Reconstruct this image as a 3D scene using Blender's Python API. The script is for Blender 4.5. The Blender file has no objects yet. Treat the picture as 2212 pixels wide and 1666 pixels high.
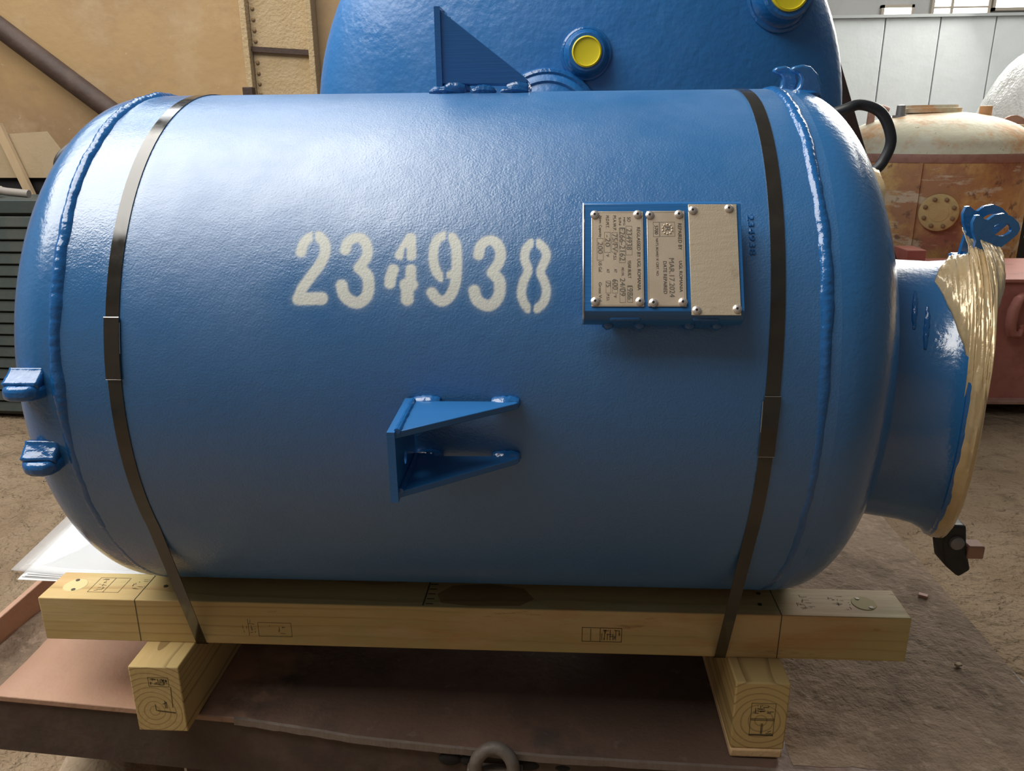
import bpy, bmesh, math, random
from math import sin, cos, pi, radians as rad, hypot, atan2, sqrt, exp
from mathutils import Vector, Matrix, noise
from mathutils.geometry import tessellate_polygon
random.seed(7)
scene = bpy.context.scene
col = scene.collection

# ------------------------------------------------------------ camera
FPX, CAM = 1705.0, Vector((0, -1.4956, 1.5955))
yaw, pit, roll = rad(3.288), rad(17.933), rad(-0.517)
fw = Vector((-sin(yaw)*cos(pit), cos(yaw)*cos(pit), -sin(pit)))
rt = Vector((cos(yaw), sin(yaw), 0)); up = rt.cross(fw)
r2 = rt*cos(roll) + up*sin(roll); u2 = up*cos(roll) - rt*sin(roll)
cd = bpy.data.cameras.new('camera'); cam = bpy.data.objects.new('camera', cd); col.objects.link(cam)
cd.sensor_fit = 'HORIZONTAL'; cd.sensor_width = 36; cd.lens = FPX*36/2212; cd.clip_start = 0.02; cd.clip_end = 100
mw = Matrix.Identity(4)
for i in range(3):
    mw[i][0] = r2[i]; mw[i][1] = u2[i]; mw[i][2] = -fw[i]; mw[i][3] = CAM[i]
cam.matrix_world = mw
scene.camera = cam

# ------------------------------------------------------------ world, daylight, exposure
vs = scene.view_settings
vs.view_transform = 'Standard'; vs.look = 'None'; vs.exposure = 0.0; vs.gamma = 1.0; vs.use_curve_mapping = False
w = bpy.data.worlds.new('world'); scene.world = w; w.use_nodes = True
bg = w.node_tree.nodes['Background']
bg.inputs[0].default_value = (0.86, 0.93, 1.0, 1); bg.inputs[1].default_value = 0.10

def area(name, loc, look, sx, sy, power, color):
    l = bpy.data.lights.new(name, 'AREA'); l.shape = 'RECTANGLE'; l.size = sx; l.size_y = sy
    l.energy = power; l.color = color
    o = bpy.data.objects.new(name, l); col.objects.link(o)
    o.location = loc
    o.rotation_euler = (Vector(look)-Vector(loc)).to_track_quat('-Z', 'Y').to_euler()
    return o
# daylight from the roof glazing over the left half of the hall, and from the tall windows at the far right
area('roof_skylight_light', (-3.0, -0.3, 4.6), (-3.0, -0.3, 0), 4.9, 3.7, 365, (1.0, 0.97, 0.91))
area('roof_skylight_strip_light', (-3.0, 3.0, 4.6), (-3.0, 3.0, 0), 4.3, 1.2, 90, (0.95, 0.98, 1.0))
area('far_fill_light', (4.6, 5.6, 5.2), (4.6, 5.6, 0), 3.4, 4.0, 235, (1.0, 0.96, 0.88))  # added fill to brighten the background at right, not a known skylight
area('far_window_light', (4.4, 7.7, 3.6), (1.0, 0.6, 1.2), 3.0, 1.6, 300, (1.0, 0.95, 0.86))

# ------------------------------------------------------------ material helpers
def mat(name, base, rough=0.5, metal=0.0, spec=0.5, layers=(), bumps=(), rlayer=None, coat=0.0, trans=0.0, alpha=1.0, emit=None, wood=None, paint=False, gloss_left=False, zone=None):
    """layers: (colour, scale, lo, hi, amount, stretch); bumps: (scale, strength, stretch)"""
    m = bpy.data.materials.new(name); m.use_nodes = True
    nt = m.node_tree; N = nt.nodes; L = nt.links
    b = N['Principled BSDF']
    b.inputs['Roughness'].default_value = rough; b.inputs['Metallic'].default_value = metal
    b.inputs['Specular IOR Level'].default_value = min(spec, 1.0)
    if spec > 1: b.inputs['IOR'].default_value = spec
    b.inputs['Coat Weight'].default_value = coat; b.inputs['Coat Roughness'].default_value = 0.08
    b.inputs['Transmission Weight'].default_value = trans; b.inputs['Alpha'].default_value = alpha
    if emit:
        b.inputs['Emission Color'].default_value = (*emit[0], 1); b.inputs['Emission Strength'].default_value = emit[1]
    tc = N.new('ShaderNodeTexCoord')
    def coords(stretch):
        mp = N.new('ShaderNodeMapping'); mp.inputs['Scale'].default_value = stretch
        L.new(tc.outputs['Object'], mp.inputs[0]); return mp.outputs[0]
    def noi(scale, stretch=(1, 1, 1), detail=4.0, rough_=0.6):
        t = N.new('ShaderNodeTexNoise'); t.inputs['Scale'].default_value = scale
        t.inputs['Detail'].default_value = detail; t.inputs['Roughness'].default_value = rough_
        L.new(coords(stretch), t.inputs['Vector']); return t.outputs['Fac']
    def rng(sock, lo, hi, a=0.0, c=1.0):
        r = N.new('ShaderNodeMapRange'); r.inputs[1].default_value = lo; r.inputs[2].default_value = hi
        r.inputs[3].default_value = a; r.inputs[4].default_value = c; L.new(sock, r.inputs[0]); return r.outputs[0]
    def mixc(fac, a, c):
        x = N.new('ShaderNodeMix'); x.data_type = 'RGBA'; L.new(fac, x.inputs[0])
        for i, v in ((6, a), (7, c)):
            if isinstance(v, tuple): x.inputs[i].default_value = (*v, 1)
            else: L.new(v, x.inputs[i])
        return x.outputs[2]
    c = base
    if wood:
        ax, px, pz, c2, freq = wood      # growth rings around a pith line that runs along the grain axis
        sp = N.new('ShaderNodeSeparateXYZ'); 
        wob = N.new('ShaderNodeTexNoise'); wob.inputs['Scale'].default_value = 5.0; wob.inputs['Detail'].default_value = 3
        st = (0.35, 1, 1) if ax == 'x' else (1, 0.35, 1)
        L.new(coords(st), wob.inputs['Vector'])
        av = N.new('ShaderNodeVectorMath'); av.operation = 'MULTIPLY_ADD'
        L.new(wob.outputs['Color'], av.inputs[0]); av.inputs[1].default_value = (0.03, 0.03, 0.03); L.new(tc.outputs['Object'], av.inputs[2])
        L.new(av.outputs[0], sp.inputs[0])
        def sub(s, v):
            q = N.new('ShaderNodeMath'); q.operation = 'SUBTRACT'; L.new(s, q.inputs[0]); q.inputs[1].default_value = v; return q.outputs[0]
        cx = N.new('ShaderNodeCombineXYZ')
        L.new(sub(sp.outputs[1 if ax == 'x' else 0], px+0.015), cx.inputs[0]); L.new(sub(sp.outputs[2], pz+0.015), cx.inputs[1])
        ln = N.new('ShaderNodeVectorMath'); ln.operation = 'LENGTH'; L.new(cx.outputs[0], ln.inputs[0])
        fr = N.new('ShaderNodeMath'); fr.operation = 'MULTIPLY'; L.new(ln.outputs['Value'], fr.inputs[0]); fr.inputs[1].default_value = freq
        fc = N.new('ShaderNodeMath'); fc.operation = 'FRACT'; L.new(fr.outputs[0], fc.inputs[0])
        c = mixc(rng(fc.outputs[0], 0.72, 0.97), c, c2)
    for la in layers:
        colr, scale, lo, hi, amt = la[:5]; st = la[5] if len(la) > 5 else (1, 1, 1)
        c = mixc(rng(noi(scale, st, 6, 0.65), lo, hi, 0, amt), c, colr)
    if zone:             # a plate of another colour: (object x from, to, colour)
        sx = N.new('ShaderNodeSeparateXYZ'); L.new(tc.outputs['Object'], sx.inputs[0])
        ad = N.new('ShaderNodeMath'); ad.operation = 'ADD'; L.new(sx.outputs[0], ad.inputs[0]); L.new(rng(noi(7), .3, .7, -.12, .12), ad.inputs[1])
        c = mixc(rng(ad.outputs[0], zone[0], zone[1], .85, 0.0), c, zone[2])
    rr = None
    if rlayer: rr = rng(noi(rlayer[0]), 0.35, 0.65, rlayer[1], rlayer[2])
    if paint:
        at = N.new('ShaderNodeAttribute'); at.attribute_name = 'stencil_paint'
        c = mixc(at.outputs['Fac'], c, (0.72, 0.74, 0.68))
        if rr is not None:
            q = N.new('ShaderNodeMix'); L.new(at.outputs['Fac'], q.inputs[0]); L.new(rr, q.inputs[2]); q.inputs[3].default_value = 0.75; rr = q.outputs[0]
    if gloss_left:       # the strip between the left weld and the strap was rubbed smoother before painting
        sx = N.new('ShaderNodeSeparateXYZ'); L.new(tc.outputs['Object'], sx.inputs[0])
        q = N.new('ShaderNodeMath'); q.operation = 'MULTIPLY'; L.new(rr, q.inputs[0]); L.new(rng(sx.outputs[0], -.50, -.45, .5, 1.0), q.inputs[1]); rr = q.outputs[0]
    if rr is not None: L.new(rr, b.inputs['Roughness'])
    if isinstance(c, tuple): b.inputs['Base Color'].default_value = (*c, 1)
    else: L.new(c, b.inputs['Base Color'])
    prev = None
    for bu in bumps:
        st = bu[2] if len(bu) > 2 else (1, 1, 1)
        q = N.new('ShaderNodeBump'); q.inputs['Strength'].default_value = 1.0
        q.inputs['Distance'].default_value = bu[1]
        L.new(noi(bu[0], st, 3, 0.5), q.inputs['Height'])
        if prev: L.new(prev, q.inputs['Normal'])
        prev = q.outputs[0]
    if prev: L.new(prev, b.inputs['Normal'])
    return m

BLUE = (0.023, 0.155, 0.40)
blue = mat('blue_gloss_enamel', BLUE, 0.3, 0, 1.66, [((0.034, 0.152, 0.375), 7, .45, .7, .6)], [(330, 0.0005), (50, 0.0006)], (5, .30, .46), paint=True, gloss_left=True)
blue_head = mat('blue_head_enamel', BLUE, 0.24, 0, 1.6, [((0.034, 0.152, 0.375), 7, .45, .7, .6)], [(150, 0.0005), (25, 0.0010)], (5, .14, .26))
blue_wet = mat('blue_thick_enamel', (0.014, 0.125, 0.37), 0.16, 0, 0.9, [], [(80, 0.0016), (25, 0.002)])
blue_plate = mat('blue_brushed_enamel', (0.020, 0.145, 0.40), 0.28, 0, 0.8, [], [(60, 0.0004, (.15, 1, 6))])
blue_far = mat('blue_vessel_enamel', (0.020, 0.165, 0.46), 0.3, 0, 0.8, [((0.03, 0.16, 0.42), 3, .45, .65, .5)], [(45, 0.0018), (10, 0.004)], (4, .28, .44))
strap_m = mat('black_steel_strap', (0.022, 0.018, 0.013), 0.14, 0.0, 1.0, [((0.04, .034, .024), 30, .4, .7, .5)], rlayer=(40, .10, .2))
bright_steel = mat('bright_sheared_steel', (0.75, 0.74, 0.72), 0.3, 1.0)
name_m = mat('stainless_nameplate', (0.80, 0.66, 0.50), 0.34, 0.5, 0.8, [((0.64, .50, .36), 22, .42, .66, .5)], [(900, 0.0001)])
name_old = mat('worn_nameplate', (0.66, 0.55, 0.40), 0.44, 0.45, 0.8, [((0.34, .21, .12), 22, .60, .74, .6), ((.70, .60, .43), 60, .5, .7, .5)], [(500, 0.0002), (160, .0003, (.3, 1, 1))])
ink = mat('dark_etched_ink', (0.055, 0.04, 0.025), 0.6)
stamped = mat('bright_stamped_metal', (0.86, 0.76, 0.60), 0.22, 1.0)
rivet_m = mat('aluminium_rivet', (0.78, 0.70, 0.64), 0.35, 0.75)
rivet_hole = mat('rivet_mandrel_dark', (0.05, 0.04, 0.035), 0.6, 0.5)
PINE, PINE2 = (0.58, 0.41, 0.175), (0.30, 0.20, 0.075)
pine_x = mat('treated_pine_beam', PINE, 0.6, 0, 0.3, [((0.46, .41, .17), 5, .46, .62, .7, (.3, 1, 1)), ((.58, .31, .13), 8, .50, .64, .8, (.3, 1, 1)), ((.66, .50, .26), 13, .5, .62, .6, (.2, 1, 1)), ((.20, .10, .045), 26, .63, .69, .8, (.16, 1, 1))], [(90, .0006, (.05, 1, 1))], wood=('x', 0.05, -0.16, (0.47, 0.31, 0.125), 60))
pine_y = mat('treated_pine_block', PINE, 0.62, 0, 0.3, [((0.50, .43, .19), 9, .5, .75, .5, (1, .25, 1)), ((.62, .36, .17), 12, .56, .75, .6, (1, .2, 1))], [(120, .0007, (1, .05, 1))], wood=('y', 0.004, -0.012, (0.33, 0.215, 0.085), 82))
pine_y2 = mat('treated_pine_block_low_pith', PINE, 0.62, 0, 0.3, [((0.50, .43, .19), 9, .5, .75, .5, (1, .25, 1)), ((.62, .36, .17), 12, .56, .75, .6, (1, .2, 1))], [(120, .0007, (1, .05, 1))], wood=('y', -0.008, -0.028, (0.33, 0.215, 0.085), 95))
pine_raw = mat('fresh_sawn_pine', (0.74, 0.50, 0.27), 0.7, 0, 0.3, [((.55, .34, .15), 20, .45, .7, .6, (1, .2, 1))], [(150, .001)])
wood_ink = mat('faded_stamp_ink', (0.11, 0.085, 0.05), 0.8, 0, 0.2)
pencil = mat('pencil_line', (0.10, 0.08, 0.05), 0.8, 0, 0.2)
tag_m = mat('pale_glue_patch', (0.66, 0.55, 0.28), 0.7, 0, .2)
stain_m = mat('brown_wood_stain', (0.24, 0.10, 0.05), 0.7, 0, .2, alpha=0.35)
nail_m = mat('dark_nail_steel', (0.10, 0.08, 0.06), 0.5, 0.6)
film_m = mat('bronze_stretch_film', (0.66, 0.48, 0.25), 0.26, 0.25, 0.8, [((.76, .60, .36), 14, .4, .65, .7), ((.42, .27, .11), 25, .6, .78, .6)], [(60, .0012)], coat=.5)
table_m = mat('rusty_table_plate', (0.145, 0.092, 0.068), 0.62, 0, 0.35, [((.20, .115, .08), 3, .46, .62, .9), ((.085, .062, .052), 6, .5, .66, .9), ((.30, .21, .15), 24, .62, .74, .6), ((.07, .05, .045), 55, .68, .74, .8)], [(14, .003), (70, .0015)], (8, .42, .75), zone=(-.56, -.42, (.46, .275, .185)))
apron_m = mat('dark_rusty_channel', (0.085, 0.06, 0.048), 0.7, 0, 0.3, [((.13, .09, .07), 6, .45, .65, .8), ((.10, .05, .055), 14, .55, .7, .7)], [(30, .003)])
plate_edge = mat('torch_cut_plate_edge', (0.24, 0.19, 0.16), 0.55, 0.3, 0.4, [((.20, .15, .12), 40, .45, .65, .8)], [(90, .002, (1, 1, .2))])
crust_m = mat('dirt_crust', (0.285, 0.21, 0.15), 0.95, 0, 0.15, [((.19, .14, .10), 10, .45, .60, .8), ((.37, .28, .205), 34, .55, .68, .8), ((.12, .085, .065), 60, .68, .74, .8)], [(60, .004), (170, .002)])
floor_m = mat('earth_floor', (0.23, 0.165, 0.105), 0.95, 0, 0.1, [((.30, .225, .15), 2.2, .42, .62, .8), ((.14, .10, .065), 7, .55, .70, .8), ((.36, .27, .185), 26, .62, .75, .6)], [(12, .05), (55, .015)])
tan_m = mat('ochre_steel_wall', (0.42, 0.275, 0.13), 0.62, 0, 0.35, [((.30, .19, .105), .8, .42, .58, .85), ((.52, .38, .22), 3.2, .5, .7, .6), ((.27, .18, .12), 5, .62, .75, .5), ((.62, .50, .33), 22, .67, .71, .8), ((.24, .14, .08), 24, .72, .75, .6)], [(20, .002)])
col_m = mat('rough_ochre_column', (0.47, 0.345, 0.19), 0.75, 0, 0.25, [((.53, .40, .24), 5, .45, .65, .7), ((.22, .15, .08), 40, .68, .74, .8, (1, 1, 4))], [(60, .006)])
dkbrown = mat('dark_brown_steel', (0.055, 0.034, 0.026), 0.6, 0, 0.35, [((.09, .055, .04), 9, .45, .7, .8)], [(40, .002)])
louv_m = mat('dark_green_grey_sheet', (0.055, 0.072, 0.072), 0.5, 0.2, 0.4, [((.085, .09, .075), 5, .45, .7, .7)], [(40, .001)])
board_m = mat('pale_hardboard', (0.42, 0.32, 0.20), 0.8, 0, 0.2, [((.36, .26, .15), 5, .45, .7, .7)], [(50, .001)])
lath_m = mat('pale_wood_lath', (0.50, 0.36, 0.22), 0.75, 0, 0.2, [((.42, .3, .18), 12, .45, .7, .7, (1, 1, .2))])
dark_m = mat('shade_black', (0.012, 0.011, 0.011), 0.8)  # black painted for the shade in the cabinet gap and the channel holes
hose_grey = mat('grey_hose_rubber', (0.26, 0.23, 0.20), 0.6)
hose_m = mat('black_rubber_hose', (0.022, 0.024, 0.028), 0.42, 0, 0.5, [((.04, .04, .042), 30, .45, .7, .6)])
grey_m = mat('pale_grey_wall_panel', (0.56, 0.61, 0.63), 0.5, 0, 0.4, [((.49, .53, .55), 1.6, .45, .68, .7), ((.42, .43, .42), 4, .64, .8, .5)], [(8, .004)])
joint_m = mat('grey_panel_joint', (0.33, 0.36, 0.37), 0.7)
upper_m = mat('white_upper_wall', (0.62, 0.63, 0.63), 0.7, layers=[((.5, .5, .5), 2, .45, .7, .6)])
frame_m = mat('cream_window_frame', (0.62, 0.55, 0.46), 0.5)
pane_m = mat('overexposed_daylight_pane', (0.9, 0.9, 0.9), 0.3, emit=((1.0, 0.98, 0.95), 5.0))
cream_m = mat('weathered_cream_dome', (0.64, 0.60, 0.44), 0.6, 0, 0.35, [((.60, .33, .15), 3.4, .48, .60, .9), ((.70, .69, .56), 7, .52, .7, .6), ((.20, .13, .08), 30, .66, .72, .8)], [(20, .004)])
rustsh_m = mat('rusty_orange_shell', (0.60, 0.34, 0.12), 0.65, 0, 0.3, [((.42, .21, .12), 1.7, .44, .56, .8), ((.70, .45, .17), 3.0, .48, .58, .9), ((.34, .11, .085), 2.3, .52, .64, .75), ((.68, .56, .38), 5, .55, .61, .85, (.6, .6, 2.4)), ((.20, .11, .065), 11, .58, .66, .85)], [(25, .004)])
flange_m = mat('yellow_flange_paint', (0.60, 0.44, 0.19), 0.6, 0, 0.3, [((.48, .31, .12), 12, .45, .7, .7)], [(40, .003)])
bolt_m = mat('rusty_bolt_steel', (0.34, 0.22, 0.11), 0.6, .2, layers=[((.2, .12, .06), 40, .45, .7, .7)])
red_m = mat('red_oxide_primer', (0.44, 0.165, 0.125), 0.6, 0, 0.3, [((.50, .20, .16), 3, .42, .65, .7), ((.30, .10, .08), 9, .52, .7, .6)], [(30, .002)])
yellow_m = mat('yellow_plastic_cap', (0.72, 0.60, 0.02), 0.4, 0, 0.5)
paper_m = mat('white_paper', (0.86, 0.87, 0.88), 0.8, 0, 0.2)
paper_ink = mat('faint_paper_line', (0.62, 0.64, 0.66), 0.8)
sleeve_m = mat('clear_plastic_sleeve', (0.72, 0.72, 0.72), 0.12, 0, 0.6, alpha=0.35)
wrap_m = mat('milky_plastic_wrap', (0.78, 0.80, 0.80), 0.18, 0, 0.7, [((.62, .65, .66), 6, .45, .7, .6)], [(14, .02, (1, 1, .3)), (50, .006)], alpha=0.8)
steel_grey = mat('dull_grey_steel', (0.27, 0.27, 0.27), 0.5, .4, layers=[((.18, .17, .16), 10, .45, .7, .6)])
steel_dark = mat('dark_grey_steel', (0.035, 0.035, 0.038), 0.6, .3, layers=[((.06, .055, .05), 20, .45, .7, .6)], bumps=[(60, .002)])
ring_m = mat('worn_ring_steel', (0.22, 0.19, 0.165), 0.6, .3, layers=[((.16, .10, .07), 20, .45, .65, .8)], bumps=[(60, .002)])
stone_m = mat('tan_stone', (0.42, 0.33, 0.235), 0.95, 0, .1, [((.33, .25, .17), 9, .45, .65, .8), ((.12, .08, .05), 26, .68, .74, .8)], [(30, .012)])
bench_m = mat('beige_bench_top', (0.50, 0.41, 0.30), 0.7, layers=[((.42, .33, .23), 5, .45, .7, .6)])
pinkrust = mat('pinkish_rust', (0.42, 0.24, 0.18), 0.7, layers=[((.3, .15, .1), 20, .45, .7, .7)])

# ------------------------------------------------------------ mesh helpers
W = {}          # world origin of every object built
class MB:
    def __init__(s): s.v = []; s.f = []
    def add(s, vs, fs):
        o = len(s.v); s.v += [tuple(p) for p in vs]; s.f += [tuple(o+i for i in q) for q in fs]; return s
    def box(s, c, d, rot=None, taper=1.0):
        vs = []
        for z in (-1, 1):
            for (x, y) in ((-1, -1), (1, -1), (1, 1), (-1, 1)):
                t = taper if z > 0 else 1.0
                p = Vector((x*d[0]/2*t, y*d[1]/2*t, z*d[2]/2))
                if rot: p = rot @ p
                vs.append(p+Vector(c))
        return s.add(vs, [(3, 2, 1, 0), (4, 5, 6, 7), (0, 1, 5, 4), (1, 2, 6, 5), (2, 3, 7, 6), (3, 0, 4, 7)])
    def prism(s, pts, o, ax, ay, n, th):
        """polygon pts (2D) in the plane o, ax, ay pushed th along n"""
        o, ax, ay, n = map(Vector, (o, ax, ay, n)); k = len(pts)
        vs = [o+ax*p[0]+ay*p[1] for p in pts]; vs += [v+n*th for v in vs]
        return s.add(vs, [tuple(range(k-1, -1, -1)), tuple(range(k, 2*k))]+[(i, (i+1) % k, k+(i+1) % k, k+i) for i in range(k)])
    def holed(s, outer, inner, o, ax, ay, n, th):
        """outer polygon with one hole, pushed th along n"""
        o, ax, ay, n = map(Vector, (o, ax, ay, n)); inner = list(reversed(inner)); k = len(outer); q = len(inner); P = list(outer)+inner
        tri = tessellate_polygon([[Vector((p[0], p[1], 0)) for p in outer], [Vector((p[0], p[1], 0)) for p in inner]])
        A = [o+ax*p[0]+ay*p[1] for p in P]; N_ = len(P); fs = []
        for t in tri: fs += [tuple(t), tuple(N_+i for i in reversed(t))]
        for (b0, m_) in ((0, k), (k, q)):
            fs += [(b0+i, b0+(i+1) % m_, N_+b0+(i+1) % m_, N_+b0+i) for i in range(m_)]
        return s.add(A+[v+n*th for v in A], fs)
    def tube(s, path, r, n=12, caps=True, closed=False):
        P = [Vector(p) for p in path]; m = len(P); R = r if isinstance(r, (list, tuple)) else [r]*m
        vs = []; fs = []; ref = None
        for i in range(m):
            t = (P[(i+1) % m]-P[i-1]) if closed else (P[min(i+1, m-1)]-P[max(i-1, 0)])
            t.normalize()
            if ref is None:
                ref = Vector((0, 0, 1)) if abs(t.z) < .9 else Vector((1, 0, 0))
            ref = (ref-t*ref.dot(t)).normalized(); q = t.cross(ref)
            vs += [P[i]+(ref*cos(2*pi*k/n)+q*sin(2*pi*k/n))*R[i] for k in range(n)]
        for i in range(m if closed else m-1):
            j = (i+1) % m
            fs += [(i*n+k, i*n+(k+1) % n, j*n+(k+1) % n, j*n+k) for k in range(n)]
        if caps and not closed: fs += [tuple(range(n-1, -1, -1)), tuple((m-1)*n+k for k in range(n))]
        return s.add(vs, fs)
    def lathe(s, prof, o, axis, n=48, ref=None, cap0=True, cap1=True, a0=0, a1=2*pi):
        """prof: (distance along axis, radius)"""
        o = Vector(o); a = Vector(axis).normalized(); ref = Vector(ref) if ref else (Vector((0, 0, 1)) if abs(a.z) < .9 else Vector((1, 0, 0)))
        ref = (ref-a*ref.dot(a)).normalized(); q = a.cross(ref); vs = []; fs = []; m = len(prof)
        for (d, r) in prof:
            vs += [o+a*d+(ref*cos(2*pi*k/n)+q*sin(2*pi*k/n))*r for k in range(n)]
        for i in range(m-1):
            fs += [(i*n+k, i*n+(k+1) % n, (i+1)*n+(k+1) % n, (i+1)*n+k) for k in range(n)]
        if cap0 and prof[0][1] > 1e-5: fs.append(tuple(range(n-1, -1, -1)))
        if cap1 and prof[-1][1] > 1e-5: fs.append(tuple((m-1)*n+k for k in range(n)))
        return s.add(vs, fs)
    def ball(s, c, rx, ry, rz, n=16, m=10, fn=None):
        vs = []; fs = []
        for i in range(m+1):
            for k in range(n):
                p = Vector((sin(pi*i/m)*cos(2*pi*k/n), sin(pi*i/m)*sin(2*pi*k/n), cos(pi*i/m)))
                g = fn(p) if fn else 1.0
                vs.append((c[0]+p.x*rx*g, c[1]+p.y*ry*g, c[2]+p.z*rz*g))
        for i in range(m):
            fs += [(i*n+k, (i+1)*n+k, (i+1)*n+(k+1) % n, i*n+(k+1) % n) for k in range(n)]
        return s.add(vs, fs)
    def grid(s, nu, nv, fn):
        vs = [fn(i/(nu-1), j/(nv-1)) for j in range(nv) for i in range(nu)]
        return s.add(vs, [(j*nu+i, j*nu+i+1, (j+1)*nu+i+1, (j+1)*nu+i) for j in range(nv-1) for i in range(nu-1)])
    def build(s, name, m, parent=None, origin=None, bevel=0, smooth=True, seg=2, fix=True, solid=0):
        base = W[parent.name] if parent else Vector((0, 0, 0))
        org = Vector(origin) if origin is not None else (base if parent else Vector((0, 0, 0)))
        me = bpy.data.meshes.new(name)
        me.from_pydata([tuple(Vector(p)-org) for p in s.v], [], s.f); me.update()
        if fix:
            bm = bmesh.new(); bm.from_mesh(me); bmesh.ops.remove_doubles(bm, verts=bm.verts, dist=1e-6)
            bmesh.ops.recalc_face_normals(bm, faces=bm.faces); bm.to_mesh(me); bm.free()
        if smooth:
            me.polygons.foreach_set('use_smooth', [True]*len(me.polygons)); me.set_sharp_from_angle(angle=rad(38))
        me.materials.append(m)
        o = bpy.data.objects.new(name, me); col.objects.link(o); W[o.name] = org
        if parent: o.parent = parent
        o.location = org-base
        if solid:
            q = o.modifiers.new('thickness', 'SOLIDIFY'); q.thickness = solid; q.offset = 0
        if bevel:
            q = o.modifiers.new('bevel', 'BEVEL'); q.width = bevel; q.segments = seg; q.limit_method = 'ANGLE'; q.angle_limit = rad(35)
        return o
def tag(o, label, cat, group=None):
    o['label'] = label; o['category'] = cat
    if group: o['group'] = group
    return o
def thing(name, loc, label, cat, group=None):
    o = bpy.data.objects.new(name, None); col.objects.link(o); o.location = loc; o.empty_display_size = .1
    W[o.name] = Vector(loc); return tag(o, label, cat, group)
def struct(o, label=None):
    o['kind'] = 'structure'
    if label: o['label'] = label
    return o
def dup(o, at, parent=None):
    c = o.copy(); col.objects.link(c); p = parent or o.parent
    c.parent = p; W[c.name] = Vector(at); c.location = Vector(at)-(W[p.name] if p else Vector((0, 0, 0)))
    for ch in o.children:
        d = ch.copy(); col.objects.link(d); d.parent = c; W[d.name] = W[ch.name]-W[o.name]+Vector(at)
    return c
def text_mesh(s):
    cu = bpy.data.curves.new('t', 'FONT'); cu.body = s; cu.resolution_u = 3
    o = bpy.data.objects.new('t', cu); col.objects.link(o)
    me = bpy.data.meshes.new_from_object(o.evaluated_get(bpy.context.evaluated_depsgraph_get()))
    vs = [tuple(v.co[:2]) for v in me.vertices]; fs = [tuple(p.vertices) for p in me.polygons]
    bpy.data.objects.remove(o); bpy.data.curves.remove(cu); bpy.data.meshes.remove(me)
    x0 = min(v[0] for v in vs); x1 = max(v[0] for v in vs); y0 = min(v[1] for v in vs); y1 = max(v[1] for v in vs)
    return [((v[0]-x0)/(x1-x0), (v[1]-y0)/max(y1-y0, 1e-6)) for v in vs], fs
def fbm(x, y, z=0, o=4): return noise.fractal(Vector((x, y, z)), 1.0, 2.0, o)

# ============================================================ THE SETTING
def ground(u, v):
    x = -9+18*u; y = -4+14*v
    h = 0.012*fbm(x*1.3, y*1.3, 1)+0.006*fbm(x*6, y*6, 4)
    if hypot(x+2.4, y-1.6) < 2.5: h += 0.02*fbm(x*3, y*3, 9)
    return (x, y, h-0.015)
struct(MB().grid(240, 190, ground).build('floor', floor_m), 'uneven brown earth floor of the workshop')
# left partition of ochre steel sheet
wl = struct(MB().box((-3.3, 3.72, 1.6), (7.0, .16, 3.2)).build('wall_left', tan_m), 'ochre stained steel wall behind the tanks')
cp = thing('steel_column', (-1.66, 3.6, 0), 'rough ochre column with riveted edges standing against the ochre wall', 'column')
MB().box((-1.665, 3.615, 1.6), (.36, .05, 3.2)).build('web', col_m, cp)
for sx in (-1.865, -1.47):
    MB().box((sx, 3.58, 1.6), (.035, .11, 3.2)).build('flange', col_m, cp, bevel=.004)
MB().box((-1.665, 3.575, 2.062), (.36, .03, .03), Matrix.Rotation(rad(4), 3, 'Y')).build('cross_strap', dkbrown, cp)
rv = MB().lathe([(0, .012), (.006, .011), (.010, .006)], (-1.825, 3.588, 2.30), (0, -1, 0), 10).build('rivet_head', bolt_m, cp, origin=(-1.825, 3.588, 2.30))
for k in range(1, 9): dup(rv, (-1.825, 3.588, 2.30-.06*k))
tag(MB().box((-1.86, 3.49, .92), (.06, .06, 1.87)).build('steel_stub_post', dkbrown, bevel=.004), 'short dark brown post standing in front of the ochre column', 'post')
# diagonal brace pipe on the ochre wall
tag(MB().tube([(-4.3, 3.52, 2.95), (-3.45, 3.52, 2.28), (-2.5, 3.52, 1.53), (-2.05, 3.52, 1.175)], .062, 14).build('brace_pipe', dkbrown), 'dark brown pipe running diagonally down across the ochre wall', 'pipe')
# unseen hall walls behind the camera and at left, added to cut low light
front_m = mat('grimy_hall_plaster', (0.20, 0.17, 0.14), 0.85, 0, 0.2, [((.28, .25, .21), .6, .42, .62, .7), ((.12, .10, .085), 2.0, .55, .7, .6)])
struct(MB().box((0, -5.1, 2.1), (18, .2, 4.2)).build('wall_front', front_m), 'unseen grimy plaster wall added behind the camera to cut low light')
struct(MB().box((-7.1, -.7, 2.1), (.2, 8.6, 4.2)).build('wall_side', front_m), 'unseen grimy plaster end wall added to cut low light')
# far grey partition of sheet panels, and the glazed wall above it
fwall = struct(MB().box((4.4, 8.08, 1.36), (6.6, .06, 2.68)).build('wall_back', joint_m), 'pale grey panelled partition at the far side')
xs = [2.35, 2.94, 3.52, 4.10, 4.68, 5.26, 5.84, 6.42]
p0 = MB().box((xs[0]+.29, 8.03, 1.36), (.568, .05, 2.70)).build('wall_panel', grey_m, fwall, origin=(xs[0]+.29, 8.03, 1.36), bevel=.006)
for x in xs[1:-1]: dup(p0, (x+.29, 8.03, 1.36))
p1 = MB().box((1.76, 8.03, 1.36), (1.16, .05, 2.70)).build('wall_panel', grey_m, fwall, origin=(1.76, 8.03, 1.36), bevel=.006)
struct(MB().box((4.4, 8.02, 2.725), (6.6, .09, .03)).build('trim_1', joint_m), 'dark capping rail on the grey partition')
uw = struct(MB().box((4.6, 10.2, 3.0), (11.0, .2, 6.0)).build('wall_upper', upper_m), 'white upper wall with windows behind the grey partition')
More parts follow.
